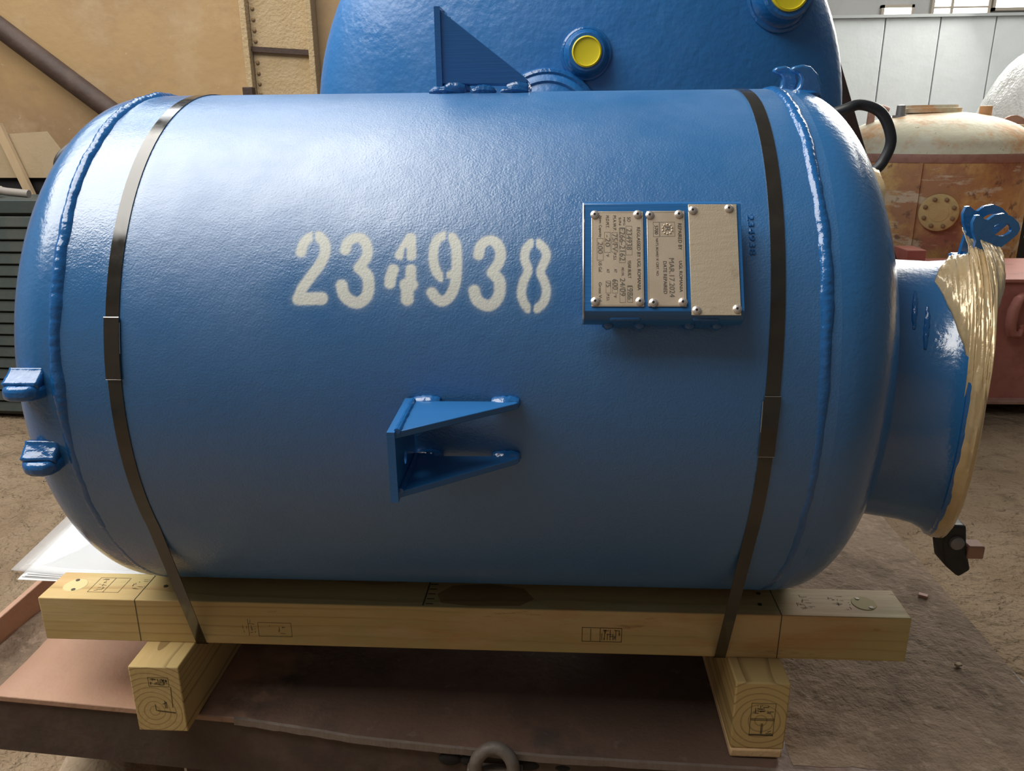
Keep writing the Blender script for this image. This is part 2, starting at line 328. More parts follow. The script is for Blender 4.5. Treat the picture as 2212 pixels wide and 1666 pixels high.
def window(name, x0, x1, z0, z1, xm, zm, label):
    f = MB(); t = .035
    for x in (x0, x1): f.box((x, 10.07, (z0+z1)/2), (t, .08, z1-z0+t))
    for z in (z0, z1): f.box(((x0+x1)/2, 10.07, z), (x1-x0+t, .08, t))
    f.build('frame', frame_m, None)
    o = bpy.data.objects[-1] if False else col.objects[-1]
    o.name = name; W[name] = Vector((0, 0, 0)); struct(o, label)
    X = [x0]+xm+[x1]; Z = [z0]+zm+[z1]
    for a, b in zip(X, X[1:]):
        for c, d in zip(Z, Z[1:]):
            MB().box(((a+b)/2, 10.075, (c+d)/2), (b-a-.01, .02, d-c-.01)).build('pane', pane_m, o)
    for x in xm: MB().box((x, 10.06, (z0+z1)/2), (t, .06, z1-z0)).build('mullion', frame_m, o)
    for z in zm: MB().box(((x0+x1)/2, 10.055, z), (x1-x0, .06, .02)).build('muntin', frame_m, o)
window('window_1', 4.22, 4.60, 2.78, 3.085, [], [], 'small bright window just above the grey partition')
window('window_2', 4.85, 5.56, 2.70, 3.85, [5.09], [3.06, 3.45], 'bright window with glazing bars at the far wall')
window('window_3', 5.62, 6.9, 3.03, 3.85, [6.3], [3.45], 'wide overexposed window at the far right')
# ============================================================ BACKGROUND THINGS
# --- big blue vessel behind, its dished head facing the camera
bc = Vector((0.068, 1.62, 1.60)); BR = .965
bv = thing('large_blue_vessel', (bc.x, bc.y, 0), 'large blue vessel with a round dished head standing behind the tank', 'vessel')
def head_d(r, depth=.30): return depth*sqrt(max(0, 1-(r/BR)**2.2))
prof = [(head_d(BR*sin(a)), BR*sin(a)) for a in [k*pi/2/28 for k in range(29)]]
MB().lathe(prof, bc, (0, -1, 0), 96, cap0=False, cap1=False).build('dished_head', blue_far, bv)
MB().lathe([(0, BR), (-.03, BR+.008), (-.06, BR), (-1.55, BR), (-1.75, BR*.9), (-1.86, BR*.55), (-1.9, 0)], bc, (0, -1, 0), 96, cap0=False, cap1=False).build('shell', blue_far, bv)
def onhead(x, z): r = hypot(x-bc.x, z-bc.z); return Vector((x, bc.y-head_d(r), z))
def head_n(x, z):
    e = .002; a = onhead(x+e, z)-onhead(x-e, z); b = onhead(x, z+e)-onhead(x, z-e); n = a.cross(b).normalized(); return n if n.y < 0 else -n
def plug(x, z, r, L):
    p = onhead(x, z); n = (head_n(x, z)*.55+Vector((0, -1, 0))*.45).normalized()
    so = MB().lathe([(-.03, r*1.62), (L*.25, r*1.60), (L*.42, r*1.42), (L*.9, r*1.34), (L, r*1.22), (L, r*.9)], p, n, 32).build('nozzle_socket', blue_wet, bv)
    MB().tube([p+n*(L*.12)+(Vector((1, 0, 0)).cross(n).normalized()*cos(t)+n.cross(Vector((1, 0, 0)).cross(n).normalized())*sin(t))*r*1.62 for t in [2*pi*k/40 for k in range(40)]], r*.18, 8, closed=True).build('weld_bead', blue_wet, so)
    MB().lathe([(L-.012, r), (L+.006, r*1.02), (L+.009, r*.93), (L+.004, r*.88), (L+.003, r*.8), (L+.004, 0)], p, n, 32, cap1=False).build('yellow_plug', yellow_m, so)['label'] = 'yellow plastic plug'
plug(.092, 1.832, .047, .06)
plug(.728, 2.01, .066, .075)
# central manway pad with its raised weld ring, only its top shows over the tank
p = onhead(-.035, 1.60); n = Vector((0, -1, 0))
mp = MB().lathe([(-.03, .185), (.012, .182), (.03, .160), (.034, .150), (.028, .142), (.05, .10), (.055, 0)], p+Vector((0, .0, 0)), n, 56, cap1=False).build('manway_pad', blue_far, bv)
MB().tube([p+Vector((.178*cos(t)*(1+.01*sin(9*t)), -.012, .178*sin(t))) for t in [2*pi*k/64 for k in range(64)]], .013, 8, closed=True).build('weld_ring', blue_wet, mp)
for yy in (1.95, 2.95):
    MB().box((bc.x, yy, .40), (1.5, .16, .72)).build('saddle', blue_far, bv, bevel=.01)
# leaning brown plank beside the blue vessel, wooden wedge
tag(MB().prism([(1.205, 2.06), (1.255, 2.06), (2.115, 0.0), (2.045, 0.0)], (0, 2.58, 0), (1, 0, 0), (0, 0, 1), (0, 1, 0), .07).build('leaning_steel_bar', dkbrown, bevel=.004), 'dark brown bar leaning beside the large blue vessel', 'bar')
tag(MB().box((1.43, 2.82, .86), (.07, .07, 1.72)).build('wooden_post', lath_m, bevel=.006), 'pale wooden post between the brown bar and the rusty tank', 'post')

# --- dark louvred cabinet at the left edge
lc = thing('louvred_cabinet', (-3.1, 2.95, 0), 'dark grey-green cabinet with horizontal louvres at the left edge', 'cabinet')
MB().box((-3.25, 3.0, .63), (1.5, .5, 1.24)).build('body', louv_m, lc, bevel=.006)
MB().box((-3.25, 2.735, 1.225), (1.5, .05, .07)).build('top_rail', louv_m, lc, bevel=.004)
sl = MB().box((-3.25, 2.735, 1.14), (1.48, .05, .058), Matrix.Rotation(rad(-13), 3, 'X')).build('louvre_slat', louv_m, lc, origin=(-3.25, 2.735, 1.14), bevel=.004)
for k in range(1, 17): dup(sl, (-3.25, 2.735, 1.14-.067*k))
lc.rotation_euler = (0, 0, rad(-3))
# --- leaning hardboard, its lath, black sheet added as the shade of a gap, hose
MBb = MB().prism([(-3.62, 1.585), (-3.08, 1.612), (-2.99, 1.47), (-2.86, 1.34), (-3.62, 1.345)], (0, 3.34, 0), (1, 0, 0), (0, 0, 1), (0, 1, 0), .02)
tag(MBb.build('hardboard_panel', board_m), 'pale tan hardboard sheet with a cut corner above the louvred cabinet', 'board')
tag(MB().box((-3.265, 3.315, 1.36), (.05, .03, .62), Matrix.Rotation(rad(-17), 3, 'Y')).build('wooden_lath', lath_m), 'pale slanting wooden lath in front of the hardboard sheet', 'lath')
tag(MB().box((-3.0, 3.39, .68), (1.1, .03, 1.34)).build('gap_shade_sheet', dark_m), 'black sheet added as the shade of the gap behind the louvred cabinet', 'sheet')
tag(MB().tube([(-3.9, 2.80, 1.34), (-3.45, 2.79, 1.345), (-3.15, 2.78, 1.325), (-3.0, 2.78, 1.298), (-2.88, 2.78, 1.286)], .022, 10).build('grey_hose', hose_grey), 'grey hose lying on top of the louvred cabinet', 'hose')
tag(MB().box((-3.38, 2.96, 1.288), (.34, .18, .05)).build('pale_block', bench_m, bevel=.006), 'pale block lying on the louvred cabinet beside the hose', 'block')

# --- rusty upright tank with cream dome at the right
oc = Vector((2.66, 4.5, 0)); OR = .62
ot = thing('rusty_tank', oc, 'rusty orange upright tank with a weathered cream dome', 'tank')
MB().lathe([(.05, OR*.9), (.08, OR), (1.395, OR)], oc, (0, 0, 1), 72).build('shell', rustsh_m, ot)
MB().lathe([(1.37, OR+.004), (1.405, OR+.022), (1.425, OR+.02)], oc, (0, 0, 1), 72, cap0=False, cap1=False).build('rim_band', pinkrust, ot)
MB().lathe([(1.41, OR+.012), (1.47, OR*.985)]+[(1.47+.225*sin(a), OR*.985*cos(a)) for a in [k*pi/2/16 for k in range(1, 17)]], oc, (0, 0, 1), 72, cap0=False).build('dome', cream_m, ot)
MB().box((oc.x-.30, oc.y-.545, .72), (.022, .02, 1.30), Matrix.Rotation(rad(-29), 3, 'Z')).build('vertical_seam', rustsh_m, ot)
fx = Vector((2.49, oc.y-.597, 1.06)); fn = Vector((-.36, -.93, 0.04)).normalized()
fl = MB().lathe([(-.05, .10), (.012, .10), (.012, .118), (.030, .118), (.034, .112), (.034, .06), (.036, .058), (.036, 0)], fx, fn, 40, cap1=False).build('side_flange', flange_m, ot)
e1 = fn.cross(Vector((0, 0, 1))).normalized(); e2 = e1.cross(fn)
b0 = None
for k in range(8):
    a = 2*pi*(k+.5)/8; q = fx+fn*.034+(e1*cos(a)+e2*sin(a))*.090
    if b0 is None: b0 = MB().lathe([(0, .015), (.008, .015), (.009, .009), (.018, .009), (.019, 0)], q, fn, 6).build('bolt', bolt_m, fl, origin=q)
    else: dup(b0, q)
lid = MB().lathe([(0, .19), (.03, .19), (.032, .17), (.05, .165), (.052, 0)], (oc.x-.05, oc.y, 1.685), (0, 0, 1), 40).build('top_flange', cream_m, ot)
MB().lathe([(0, .05), (.015, .05), (.015, .03), (.08, .028), (.085, 0)], (oc.x-.29, oc.y-.08, 1.655), (0, 0, 1), 16).build('valve_body', steel_grey, ot)
MB().lathe([(0, .04), (.08, .04), (.082, .025), (.083, 0)], (oc.x+.27, oc.y-.10, 1.645), (0, 0, 1), 20).build('short_nozzle', cream_m, ot)
MB().tube([(oc.x-.45, oc.y+.02, 1.60), (oc.x-.45, oc.y+.02, 1.70), (oc.x-.38, oc.y+.02, 1.715), (oc.x-.34, oc.y+.02, 1.70)], .028, 10).build('lifting_ear', pinkrust, ot)
MB().lathe([(0, .05), (.10, .048), (.102, .03), (.103, 0)], (oc.x+.475, oc.y-.16, 1.50), (.12, 0, 1), 24).build('side_nozzle', cream_m, ot)
MB().holed([(.10*cos(t), .10*sin(t)) for t in [2*pi*k/24 for k in range(24)]], [(.045*cos(t), .045*sin(t)) for t in [2*pi*k/24 for k in range(24)]], (oc.x+.50, oc.y-.05, 1.565), (1, 0, 0), (0, 0, 1), (0, 1, 0), .03).build('lifting_eye', pinkrust, ot, bevel=.006)
# --- milky wrapped drum behind, at the right edge
wd = MB().ball((4.35, 6.2, 1.15), .62, .62, 1.15, 40, 26, lambda p: 1+.03*noise.noise(p*3)+.018*noise.noise(p*9))
tag(wd.build('wrapped_bundle', wrap_m), 'tall bundle wrapped in milky plastic behind the rusty tank', 'bundle')
# --- red oxide box vessel in front of the rusty tank
rb = thing('red_primed_box', (2.6, 3.36, 0), 'red oxide primed steel box standing in front of the rusty tank', 'box')
MB().box((2.62, 3.37, .42), (1.9, .72, .70)).build('body', red_m, rb, bevel=.01)
MB().box((2.62, 3.37, .775), (1.94, .76, .02)).build('lid', red_m, rb, bevel=.004)
MB().box((2.62, 3.35, .075), (1.98, .80, .022)).build('bottom_lip', pinkrust, rb, bevel=.004)
for x in (1.8, 3.4): MB().box((x, 3.37, .03), (.14, .6, .08)).build('skid', red_m, rb)
ft = MB().box((1.98, 3.62, .83), (.16, .20, .09)).build('clip', red_m, rb, bevel=.006); MB().box((2.22, 3.62, .83), (.12, .20, .08)).build('clip', red_m, rb, bevel=.006)
hk = [(2.60, 2.995, .69), (2.56, 2.96, .675), (2.535, 2.945, .62), (2.53, 2.94, .54), (2.545, 2.945, .49), (2.59, 2.955, .475), (2.61, 2.96, .51), (2.60, 2.955, .53)]
MB().tube(hk, [.022, .027, .030, .030, .028, .024, .017, .012], 10).build('lifting_hook', red_m, rb)
# --- bench with grey pipes at the right edge, dark machine behind
be = thing('beige_bench', (3.7, 4.1, 0), 'beige topped bench beside the rusty tank at the right edge', 'bench')
MB().box((3.72, 4.1, .86), (.82, .5, .05)).build('top', bench_m, be, bevel=.005)
for x in (3.38, 4.06):
    for y in (3.9, 4.3): MB().box((x, y, .42), (.05, .05, .84)).build('leg', steel_grey, be)
tag(MB().tube([(3.36, 4.0, .915), (3.9, 4.0, .915), (4.08, 4.05, .915)], .028, 12).build('grey_pipe', steel_grey), 'straight grey pipe lying on the beige bench', 'pipe')
tag(MB().tube([(3.50+.10*cos(t), 4.17+.03*sin(t), 1.022+.115*sin(t)) for t in [2*pi*k/28 for k in range(28)]], .02, 10, closed=True).build('grey_pipe_ring', steel_grey), 'grey steel ring standing on the beige bench', 'ring')
dm = thing('dark_machine', (4.0, 5.2, 0), 'dark grey machine housing behind the beige bench', 'machine')
MB().box((4.0, 5.2, .62), (.9, .6, 1.24)).build('housing', steel_dark, dm, bevel=.03)
MB().box((4.0, 4.88, 1.05), (.7, .04, .22)).build('front_panel', steel_grey, dm, bevel=.01)

# ============================================================ TABLE
tt = Matrix.Rotation(rad(1.06), 4, 'Y')     # the old table dips a little to the right
def tz(x): return .546-.0185*(x+.72)
tb = thing('steel_table', (-.1, .2, 0), 'low rusty steel plate table under the timber cradle', 'table')
edge = [(-1.16, -.268), (-.95, -.281), (-.70, -.296), (-.60, -.302), (-.45, -.322), (-.36, -.336), (-.20, -.348), (.0, -.360), (.3, -.364), (.6, -.368), (.98, -.37)]
outl = edge+[(.955, .0), (.945, .45), (.94, .86), (-1.16, .86)]
m = MB(); k = len(outl)
m.add([(x, y, tz(x)) for x, y in outl]+[(x, y, tz(x)-.013) for x, y in outl], [tuple(range(k)), tuple(range(2*k-1, k-1, -1))]+[(i, k+i, k+(i+1) % k, (i+1) % k) for i in range(k)])
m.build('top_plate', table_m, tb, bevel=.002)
# front channel under the plate, back channel, sides and legs
ch = MB()
for (xa, ya) in edge:
    z0 = tz(xa)-.013; ch.v += [(xa, ya+.006, z0), (xa, ya+.006, z0-.125), (xa, ya+.056, z0-.125), (xa, ya+.056, z0)]
ch.f = [(i*4+j, (i+1)*4+j, (i+1)*4+(j+1) % 4, i*4+(j+1) % 4) for i in range(len(edge)-1) for j in range(4)]+[(0, 1, 2, 3), tuple(4*len(edge)-4+j for j in (3, 2, 1, 0))]
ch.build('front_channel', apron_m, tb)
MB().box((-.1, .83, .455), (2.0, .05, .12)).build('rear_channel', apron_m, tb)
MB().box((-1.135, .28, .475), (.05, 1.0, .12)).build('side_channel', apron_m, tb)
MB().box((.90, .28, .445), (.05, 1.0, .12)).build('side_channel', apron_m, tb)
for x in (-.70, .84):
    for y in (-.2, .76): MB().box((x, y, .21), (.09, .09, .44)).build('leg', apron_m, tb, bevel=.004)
# upstand along the left side, with its dirt ledge
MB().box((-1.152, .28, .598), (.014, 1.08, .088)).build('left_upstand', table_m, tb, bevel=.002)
MB().grid(30, 8, lambda u, v: (-1.145+.055*v, -.255+1.1*u, tz(-1.12)+.036*(1-v)**1.4*(1+.5*fbm(u*14, v*3, 2))-.002)).build('dirt_ledge', crust_m, tb)
# dried dirt over the right half of the plate
def crust(u, v):
    x = .425+.53*u; y = -.352+1.16*v; e = min(u, 1-u, v, 1-v)*14
    h = max(0.0, .0045+.0028*fbm(x*13, y*12, 3)+.0013*fbm(x*55, y*48, 5)+.0008*fbm(x*120, y*120, 7))
    return (x+.006*fbm(y*20, 3, 1)*(1-u), y+.006*fbm(x*20, 8, 2)*(1-v), tz(x)+h*min(1, e)+.0004)
MB().grid(110, 190, crust).build('dried_dirt', crust_m, tb)
ce = MB(); K = 120
for i in range(K):
    x = -.60+1.57*i/(K-1); y = next(ya+(yb-ya)*(x-xa)/(xb-xa) for (xa, ya), (xb, yb) in zip(edge, edge[1:]) if xa <= x <= xb); w_ = .0015+.0012*fbm(x*24, 2)
    ce.v += [(x, y-w_, tz(x)-.0003), (x, y-w_-.0012, tz(x)-.012-.003*abs(fbm(x*18, 5))), (x, y+.004, tz(x)-.013), (x, y+.004, tz(x)+.0006+.0006*fbm(x*30, 9))]
ce.f = [(i*4+j, (i+1)*4+j, (i+1)*4+(j+1) % 4, i*4+(j+1) % 4) for i in range(K-1) for j in range(4)]
ce.build('torch_cut_edge', plate_edge, tb)
# welded lifting ring and torch cut holes (shade as dark blobs) in the front channel
rg = MB().tube([(-.102+.034*cos(t), -.372-.004*cos(2*t), .519+.036*sin(t)) for t in [rad(-60+300*k/22) for k in range(23)]], .012, 10).build('lifting_ring', ring_m, tb)
MB().box((-.102, -.362, .50), (.10, .02, .016)).build('ring_pad', ring_m, tb, bevel=.003)
for (x, a, b) in ((-.185, .022, .014), (-.15, .018, .012), (-.045, .026, .012), (.02, .02, .010)):
    yy = -.349 if x < -.1 else -.354
    MB().ball((x, yy+.004, tz(x)-.030), a, .006, b, 14, 8).build('torch_hole_shade', dark_m, tb)
tag(MB().ball((-1.02, -.07, .12), .15, .10, .125, 26, 16, lambda p: 1+.12*noise.noise(p*2.3)+.06*noise.noise(p*6)).build('stone_block', stone_m), 'tan rough stone on the floor under the table front', 'stone')
tag(MB().ball((1.0, .9, .06), .06, .05, .06, 14, 9, lambda p: 1+.15*noise.noise(p*2.5)).build('small_stone', stone_m), 'small stone on the earth floor behind the table', 'stone')
for i, (x, y, s, lb) in enumerate([(.845, -.06, .007, 'small pale chip lying on the dirty right side of the table'), (.60, .02, .006, 'tiny tan pebble on the dirt behind the right block'), (.885, .20, .010, 'rusty scrap at the right edge of the table')]):
    tag(MB().box((x, y, tz(x)+.009), (s*2, s*1.3, s*.7), Matrix.Rotation(i*1.1+.4, 3, 'Z')).build('loose_chip', (stone_m, stone_m, pinkrust)[i], bevel=.001), lb, 'chip')
# ============================================================ TIMBER CRADLE
TZ0, TZ1 = .6865, .7765
def rect_lines(m, x0, x1, z0, z1, put, t=.0011):
    for (a, b, c, d) in ((x0, x1, z0, z0+t), (x0, x1, z1-t, z1), (x0, x0+t, z0, z1), (x1-t, x1, z0, z1)):
        m.add([put(a, c), put(b, c), put(b, d), put(a, d)], [(0, 1, 2, 3)])
def strokes(m, lst, put, t=.0011):
    for (x0, z0, x1, z1) in lst:
        d = Vector((x1-x0, z1-z0)); d.normalize(); q = Vector((-d.y, d.x))*t/2
        m.add([put(x0+q.x, z0+q.y), put(x1+q.x, z1+q.y), put(x1-q.x, z1-q.y), put(x0-q.x, z0-q.y)], [(0, 1, 2, 3)])
def scribble(seed, x0, x1, z0, z1, n):
    r = random.Random(seed); o = []
    for _ in range(n):
        x = r.uniform(x0, x1); z = r.uniform(z0, z1)
        if r.random() < .6: o.append((x, z, min(x1, x+r.uniform(.003, .012)), z+r.uniform(-.001, .001)))
        else: o.append((x, z, x+r.uniform(-.001, .001), min(z1, z+r.uniform(.003, .010))))
    return o
fb = MB().box((-.165, -.2273, .7315), (1.584, .089, .09)).build('timber_beam', pine_x, origin=(-.165, -.2273, .7315), bevel=.0018)
tag(fb, 'long pale pine beam lying under the near side of the tank', 'timber', 'pine timbers of the cradle')
rbm = dup(fb, (-.165, .2273, .7315)); rbm['label'] = 'pine beam hidden under the far side of the tank'
front = lambda x, z: (x, -.2722, z)
top = lambda x, y: (x, y, TZ1+.0004)
m = MB(); rect_lines(m, .052, .124, .712, .742, front); strokes(m, [(.085, .712, .085, .742), (.068, .714, .068, .740)]+[(.088+.005*i, .716, .088+.005*i, .73+.008*(i % 2)) for i in range(6)]+scribble(3, .09, .12, .716, .738, 14), front)
m.build('ink_stamp', wood_ink, fb, fix=False)['kind'] = 'stuff'
m = MB(); rect_lines(m, -.545, -.482, .705, .735, front, .0007); strokes(m, scribble(5, -.575, -.55, .712, .74, 12)+scribble(6, -.535, -.49, .708, .73, 8)+[(-.563, .706, -.563, .742)], front, .0007)
m.build('ink_stamp', wood_ink, fb, fix=False)['kind'] = 'stuff'
m = MB(); rect_lines(m, -.875, -.815, -.250, -.200, top, .0008); strokes(m, [(-.845, -.25, -.845, -.2)]+scribble(8, -.87, -.85, -.245, -.205, 16)+scribble(9, -.80, -.775, -.245, -.20, 12), top, .0009)
m.build('ink_stamp', wood_ink, fb, fix=False)['kind'] = 'stuff'
m = MB(); strokes(m, scribble(11, .44, .47, -.25, -.205, 22)+scribble(12, .50, .535, -.25, -.205, 18), top, .0008)
m.build('ink_stamp', wood_ink, fb, fix=False)['kind'] = 'stuff'
for x in (-.773, .402):
    m = MB(); strokes(m, [(x, TZ0+.001, x+.001, TZ1)], front, .0016); strokes(m, [(x+.001, -.2715, x, -.184)], top, .0016)
    m.build('pencil_line', pencil, fb, fix=False)
for (x, y) in ((-.91, -.228), (.56, -.228)):
    MB().lathe([(0, .022), (.0008, .021), (.0009, 0)], (x, y, TZ1), (0, 0, 1), 20).build('glue_patch', tag_m, fb)
for (x, y) in ((-.915, -.212), (-.905, -.244), (.553, -.214), (.568, -.242), (-.735, -.225), (.378, -.205), (.372, -.24)):
    MB().lathe([(0, .004), (.0016, .0038), (.0017, 0)], (x, y, TZ1), (0, 0, 1), 12).build('nail_head', nail_m, fb)
stn = [(-.205, -.258), (-.150, -.266), (-.06, -.262), (-.035, -.24), (-.055, -.205), (-.12, -.192), (-.19, -.20), (-.215, -.23)]
MB().add([top(x_, y_) for x_, y_ in stn], [tuple(range(8))]).build('brown_stain', stain_m, fb, fix=False)
m = MB(); strokes(m, [(-.232, -.262+.016*i, -.218, -.262+.016*i) for i in range(5)]+[(-.236, -.268, -.234, -.19)], top, .003)
m.build('dark_saw_mark', wood_ink, fb, fix=False)['kind'] = 'stuff'
# cross blocks, stood on edge
lb = MB().box((-.715, .01, .6168), (.0925, .709, .1394)).build('timber_block', pine_y2, origin=(-.715, .01, .6168), bevel=.002)
tag(lb, 'left pine cross block poking out in front of the beam', 'timber', 'pine timbers of the cradle')
rk = MB().box((.3628, .01, .6168), (.0936, .70, .1394)).build('timber_block', pine_y, origin=(.3628, .01, .6168), bevel=.003)
tag(rk, 'right pine cross block with bold growth rings on its sawn end', 'timber', 'pine timbers of the cradle')
sh = MB().box((.3618, .01, .5376), (.0915, .703, .0188)).build('shim_board', pine_raw, origin=(.3618, .01, .5368), bevel=.004)
tag(sh, 'thin fresh sawn board under the right pine cross block', 'board')
fl_ = lambda x, z: (x, -.3449, z); fr_ = lambda x, z: (x, -.3404, z)
m = MB(); rect_lines(m, -.728, -.690, .645, .665, fl_, .0008); strokes(m, scribble(21, -.725, -.693, .647, .662, 26)+[(-.69, .60, -.688, .645), (-.72, .592, -.686, .588), (-.72, .593, -.686, .589), (-.722, .592, -.722, .606), (-.704, .598, -.703, .615), (-.701, .598, -.701, .612), (-.708, .607, -.700, .611)], fl_, .0013)
m.build('ink_stamp', wood_ink, lb, fix=False)['kind'] = 'stuff'
m = MB(); rect_lines(m, .346, .388, .576, .645, fr_, .0008); strokes(m, scribble(31, .350, .385, .622, .64, 18)+[(.346, .609, .388, .609), (.346, .612, .388, .612), (.366, .580, .366, .602), (.368, .580, .368, .602), (.346, .577, .388, .577), (.346, .5785, .388, .5785), (.375, .581, .386, .581), (.378, .584, .384, .587)], fr_, .0013)
m.build('ink_stamp', wood_ink, rk, fix=False)['kind'] = 'stuff'

# ============================================================ THE BLUE TANK
R, AZ = .46, 1.2
T = thing('blue_tank', (-.15, 0, .74), 'horizontal blue glass-lined tank with a white stencilled number on its side', 'tank')
def cyl(x, th, r=R): return Vector((x, -r*cos(th), AZ+r*sin(th)))
STROKES = [(6.7,[(-359.6,245.5),(-359.2,248.7),(-358.8,251.8),(-358.0,255.0),(-356.6,258.7),(-354.8,262.5),(-352.6,265.6),(-350.3,267.6),(-347.6,268.8),(-344.9,270.1)]),(6.9,[(-336.8,270.5),(-333.6,267.4),(-330.4,264.4),(-327.9,260.7),(-326.2,256.1),(-325.3,250.8),(-325.2,245.5),(-326.1,240.3),(-327.7,235.1),(-330.1,229.7),(-333.4,224.0),(-337.5,218.1),(-341.6,212.2),(-345.7,206.3),(-349.8,200.3),(-353.2,195.1),(-355.4,191.0),(-356.7,187.7),(-358.1,184.3)]),(8.2,[(-359.3,177.8),(-326.7,178.5)]),(6.8,[(-296.4,248.9),(-295.9,252.6),(-295.4,256.4),(-294.2,259.7),(-291.7,262.7),(-288.6,265.2),(-285.2,266.9),(-281.6,267.7),(-277.9,267.7),(-274.4,266.5),(-271.2,263.6),(-268.3,259.4),(-266.3,254.9),(-265.0,250.2),(-264.6,245.0),(-265.3,239.9),(-267.6,234.8),(-271.0,229.7),(-274.5,224.7)]),(7.5,[(-275.1,222.9),(-270.7,218.9),(-266.4,214.9),(-263.1,210.5),(-261.4,205.3),(-260.7,199.7),(-260.7,194.4),(-261.1,189.5),(-262.1,185.0),(-263.8,181.0),(-266.5,177.6),(-269.8,174.8),(-273.4,173.0),(-277.1,172.6),(-281.1,173.3),(-284.9,174.8),(-288.6,177.0),(-292.1,180.1),(-294.9,183.6),(-296.7,187.7),(-297.9,192.3),(-299.1,197.0)]),(6.4,[(-205.6,267.3),(-218.4,241.3)]),(6.4,[(-204.4,267.3),(-202.6,240.2)]),(6.7,[(-202.1,220.5),(-202.0,207.0)]),(8.5,[(-208.7,198.0),(-200.8,198.0)]),(8.1,[(-206.3,194.5),(-205.9,177.6)]),(7.1,[(-227.2,220.0),(-228.4,215.4),(-229.5,210.8),(-230.4,206.9),(-230.8,204.2),(-230.8,202.2),(-230.9,200.1)]),(5.9,[(-156.0,271.1),(-159.7,269.6),(-163.3,268.0),(-166.4,265.3),(-168.7,260.8),(-170.3,255.1),(-171.3,249.2),(-171.6,243.0),(-171.3,236.6),(-170.6,230.6),(-169.4,225.2),(-167.8,220.2),(-165.9,216.0),(-163.6,213.1),(-161.1,211.0),(-158.6,208.8)]),(6.7,[(-146.7,267.8),(-144.4,263.9),(-142.1,260.1),(-140.3,254.8),(-139.1,247.1),(-138.5,238.0),(-138.1,228.8),(-138.0,219.5),(-138.2,210.1),(-139.1,201.7),(-140.9,194.5),(-143.3,188.2),(-146.1,183.1),(-149.3,179.2),(-153.0,176.5),(-156.4,175.1),(-159.5,175.4),(-162.5,176.9),(-165.2,179.0),(-167.7,181.5),(-169.9,184.4),(-172.1,187.4)]),(4.6,[(-147.7,212.4),(-142.5,216.1)]),(6.7,[(-108.1,241.3),(-107.5,246.0),(-106.9,250.7),(-105.6,254.8),(-103.2,258.0),(-100.2,260.6),(-97.0,262.3),(-93.6,263.3),(-90.1,263.3),(-86.8,261.9),(-83.4,258.7),(-80.3,254.1),(-78.2,249.1),(-77.4,243.8),(-77.6,238.0),(-78.7,232.4),(-81.0,227.3),(-84.2,222.4),(-87.4,217.5)]),(7.3,[(-88.1,215.7),(-84.6,212.1),(-81.0,208.5),(-78.5,204.5),(-77.3,199.6),(-77.2,194.3),(-77.5,189.4),(-78.2,185.2),(-79.4,181.4),(-81.2,178.0),(-83.7,174.6),(-86.8,171.7),(-90.1,169.7),(-93.5,169.2),(-97.1,169.7),(-100.5,170.9),(-103.9,172.9),(-107.1,175.6),(-109.7,178.8),(-111.2,182.3),(-112.1,186.3),(-113.0,190.2)]),(5.4,[(-35.0,259.4),(-37.8,256.1),(-40.6,252.8),(-42.7,249.1),(-43.6,244.5),(-43.9,239.4),(-43.5,234.3),(-41.9,229.2),(-39.7,224.0),(-38.7,218.8),(-40.0,213.8),(-42.4,208.7),(-44.6,203.6),(-46.1,198.3),(-47.2,192.9),(-47.7,187.7),(-47.1,182.7),(-45.8,177.9),(-44.2,173.7),(-42.3,170.4),(-40.0,167.7),(-37.7,165.0)]),(5.4,[(-25.7,259.4),(-22.5,256.7),(-19.4,254.0),(-16.9,250.9),(-15.1,247.3),(-13.9,243.3),(-13.8,238.9),(-15.4,233.4),(-18.0,227.5),(-20.0,222.5),(-21.0,219.2),(-21.3,216.8),(-21.0,214.0),(-19.6,210.3),(-17.4,206.2),(-15.6,201.9),(-14.3,197.3),(-13.3,192.6),(-13.1,187.8),(-13.8,182.9),(-15.2,178.1),(-17.1,173.8),(-19.7,170.5),(-22.8,167.8),(-26.0,165.1)])]
CUTS = [(1.6,[(-344.5,280.3),(-342.3,260.8)]),(1.6,[(-227.7,230.2),(-193.2,230.2)]),(1.4,[(-219.7,208.8),(-219.1,190.0)]),(1.8,[(-153.6,275.9),(-152.7,256.7)]),(2.1,[(-154.8,216.0),(-154.4,203.5)]),(1.6,[(-30.2,266.1),(-29.5,247.2)]),(2.0,[(-32.1,175.5),(-32.8,159.8)]),(1.8,[(-210.9,250.1),(-211.9,234.3)])]
def seg_d(px, py, ax, ay, bx, by):
    dx, dy = bx-ax, by-ay; L2 = dx*dx+dy*dy
    t = 0 if L2 == 0 else max(0, min(1, ((px-ax)*dx+(py-ay)*dy)/L2))
    return hypot(px-ax-t*dx, py-ay-t*dy)
def paint(x, s):                       # sprayed stencil coverage at (x, arc length) in mm
    best = 99.0
    for r, P in STROKES:
        if x < min(p[0] for p in P)-r-9 or x > max(p[0] for p in P)+r+9: continue
        for a, b in zip(P, P[1:]):
            d = seg_d(x, s, a[0], a[1], b[0], b[1])-r
            if d < best: best = d
    if best > 9: return 0.0
    n_ = noise.noise(Vector((x*.9, s*.9, 2)))*.5+noise.noise(Vector((x*.25, s*.25, 5)))*.6
    v = max(0, min(1, .5-(best-.7+n_*.8)/4.4)); v = v*v*(3-2*v)
    v = max(v, .24*exp(-max(0, best)/3.4)*(0.7+.6*n_))
    for r, P in CUTS:
        d = seg_d(x, s, P[0][0], P[0][1], P[1][0], P[1][1])-r
        v *= max(.12, min(1, (d+.9)/2.2))
    return max(0, min(1, v))*.97
X0, X1 = -.718, .385
xs_ = [X0+.02*i for i in range(int((-.39-X0)/.02)+1)]
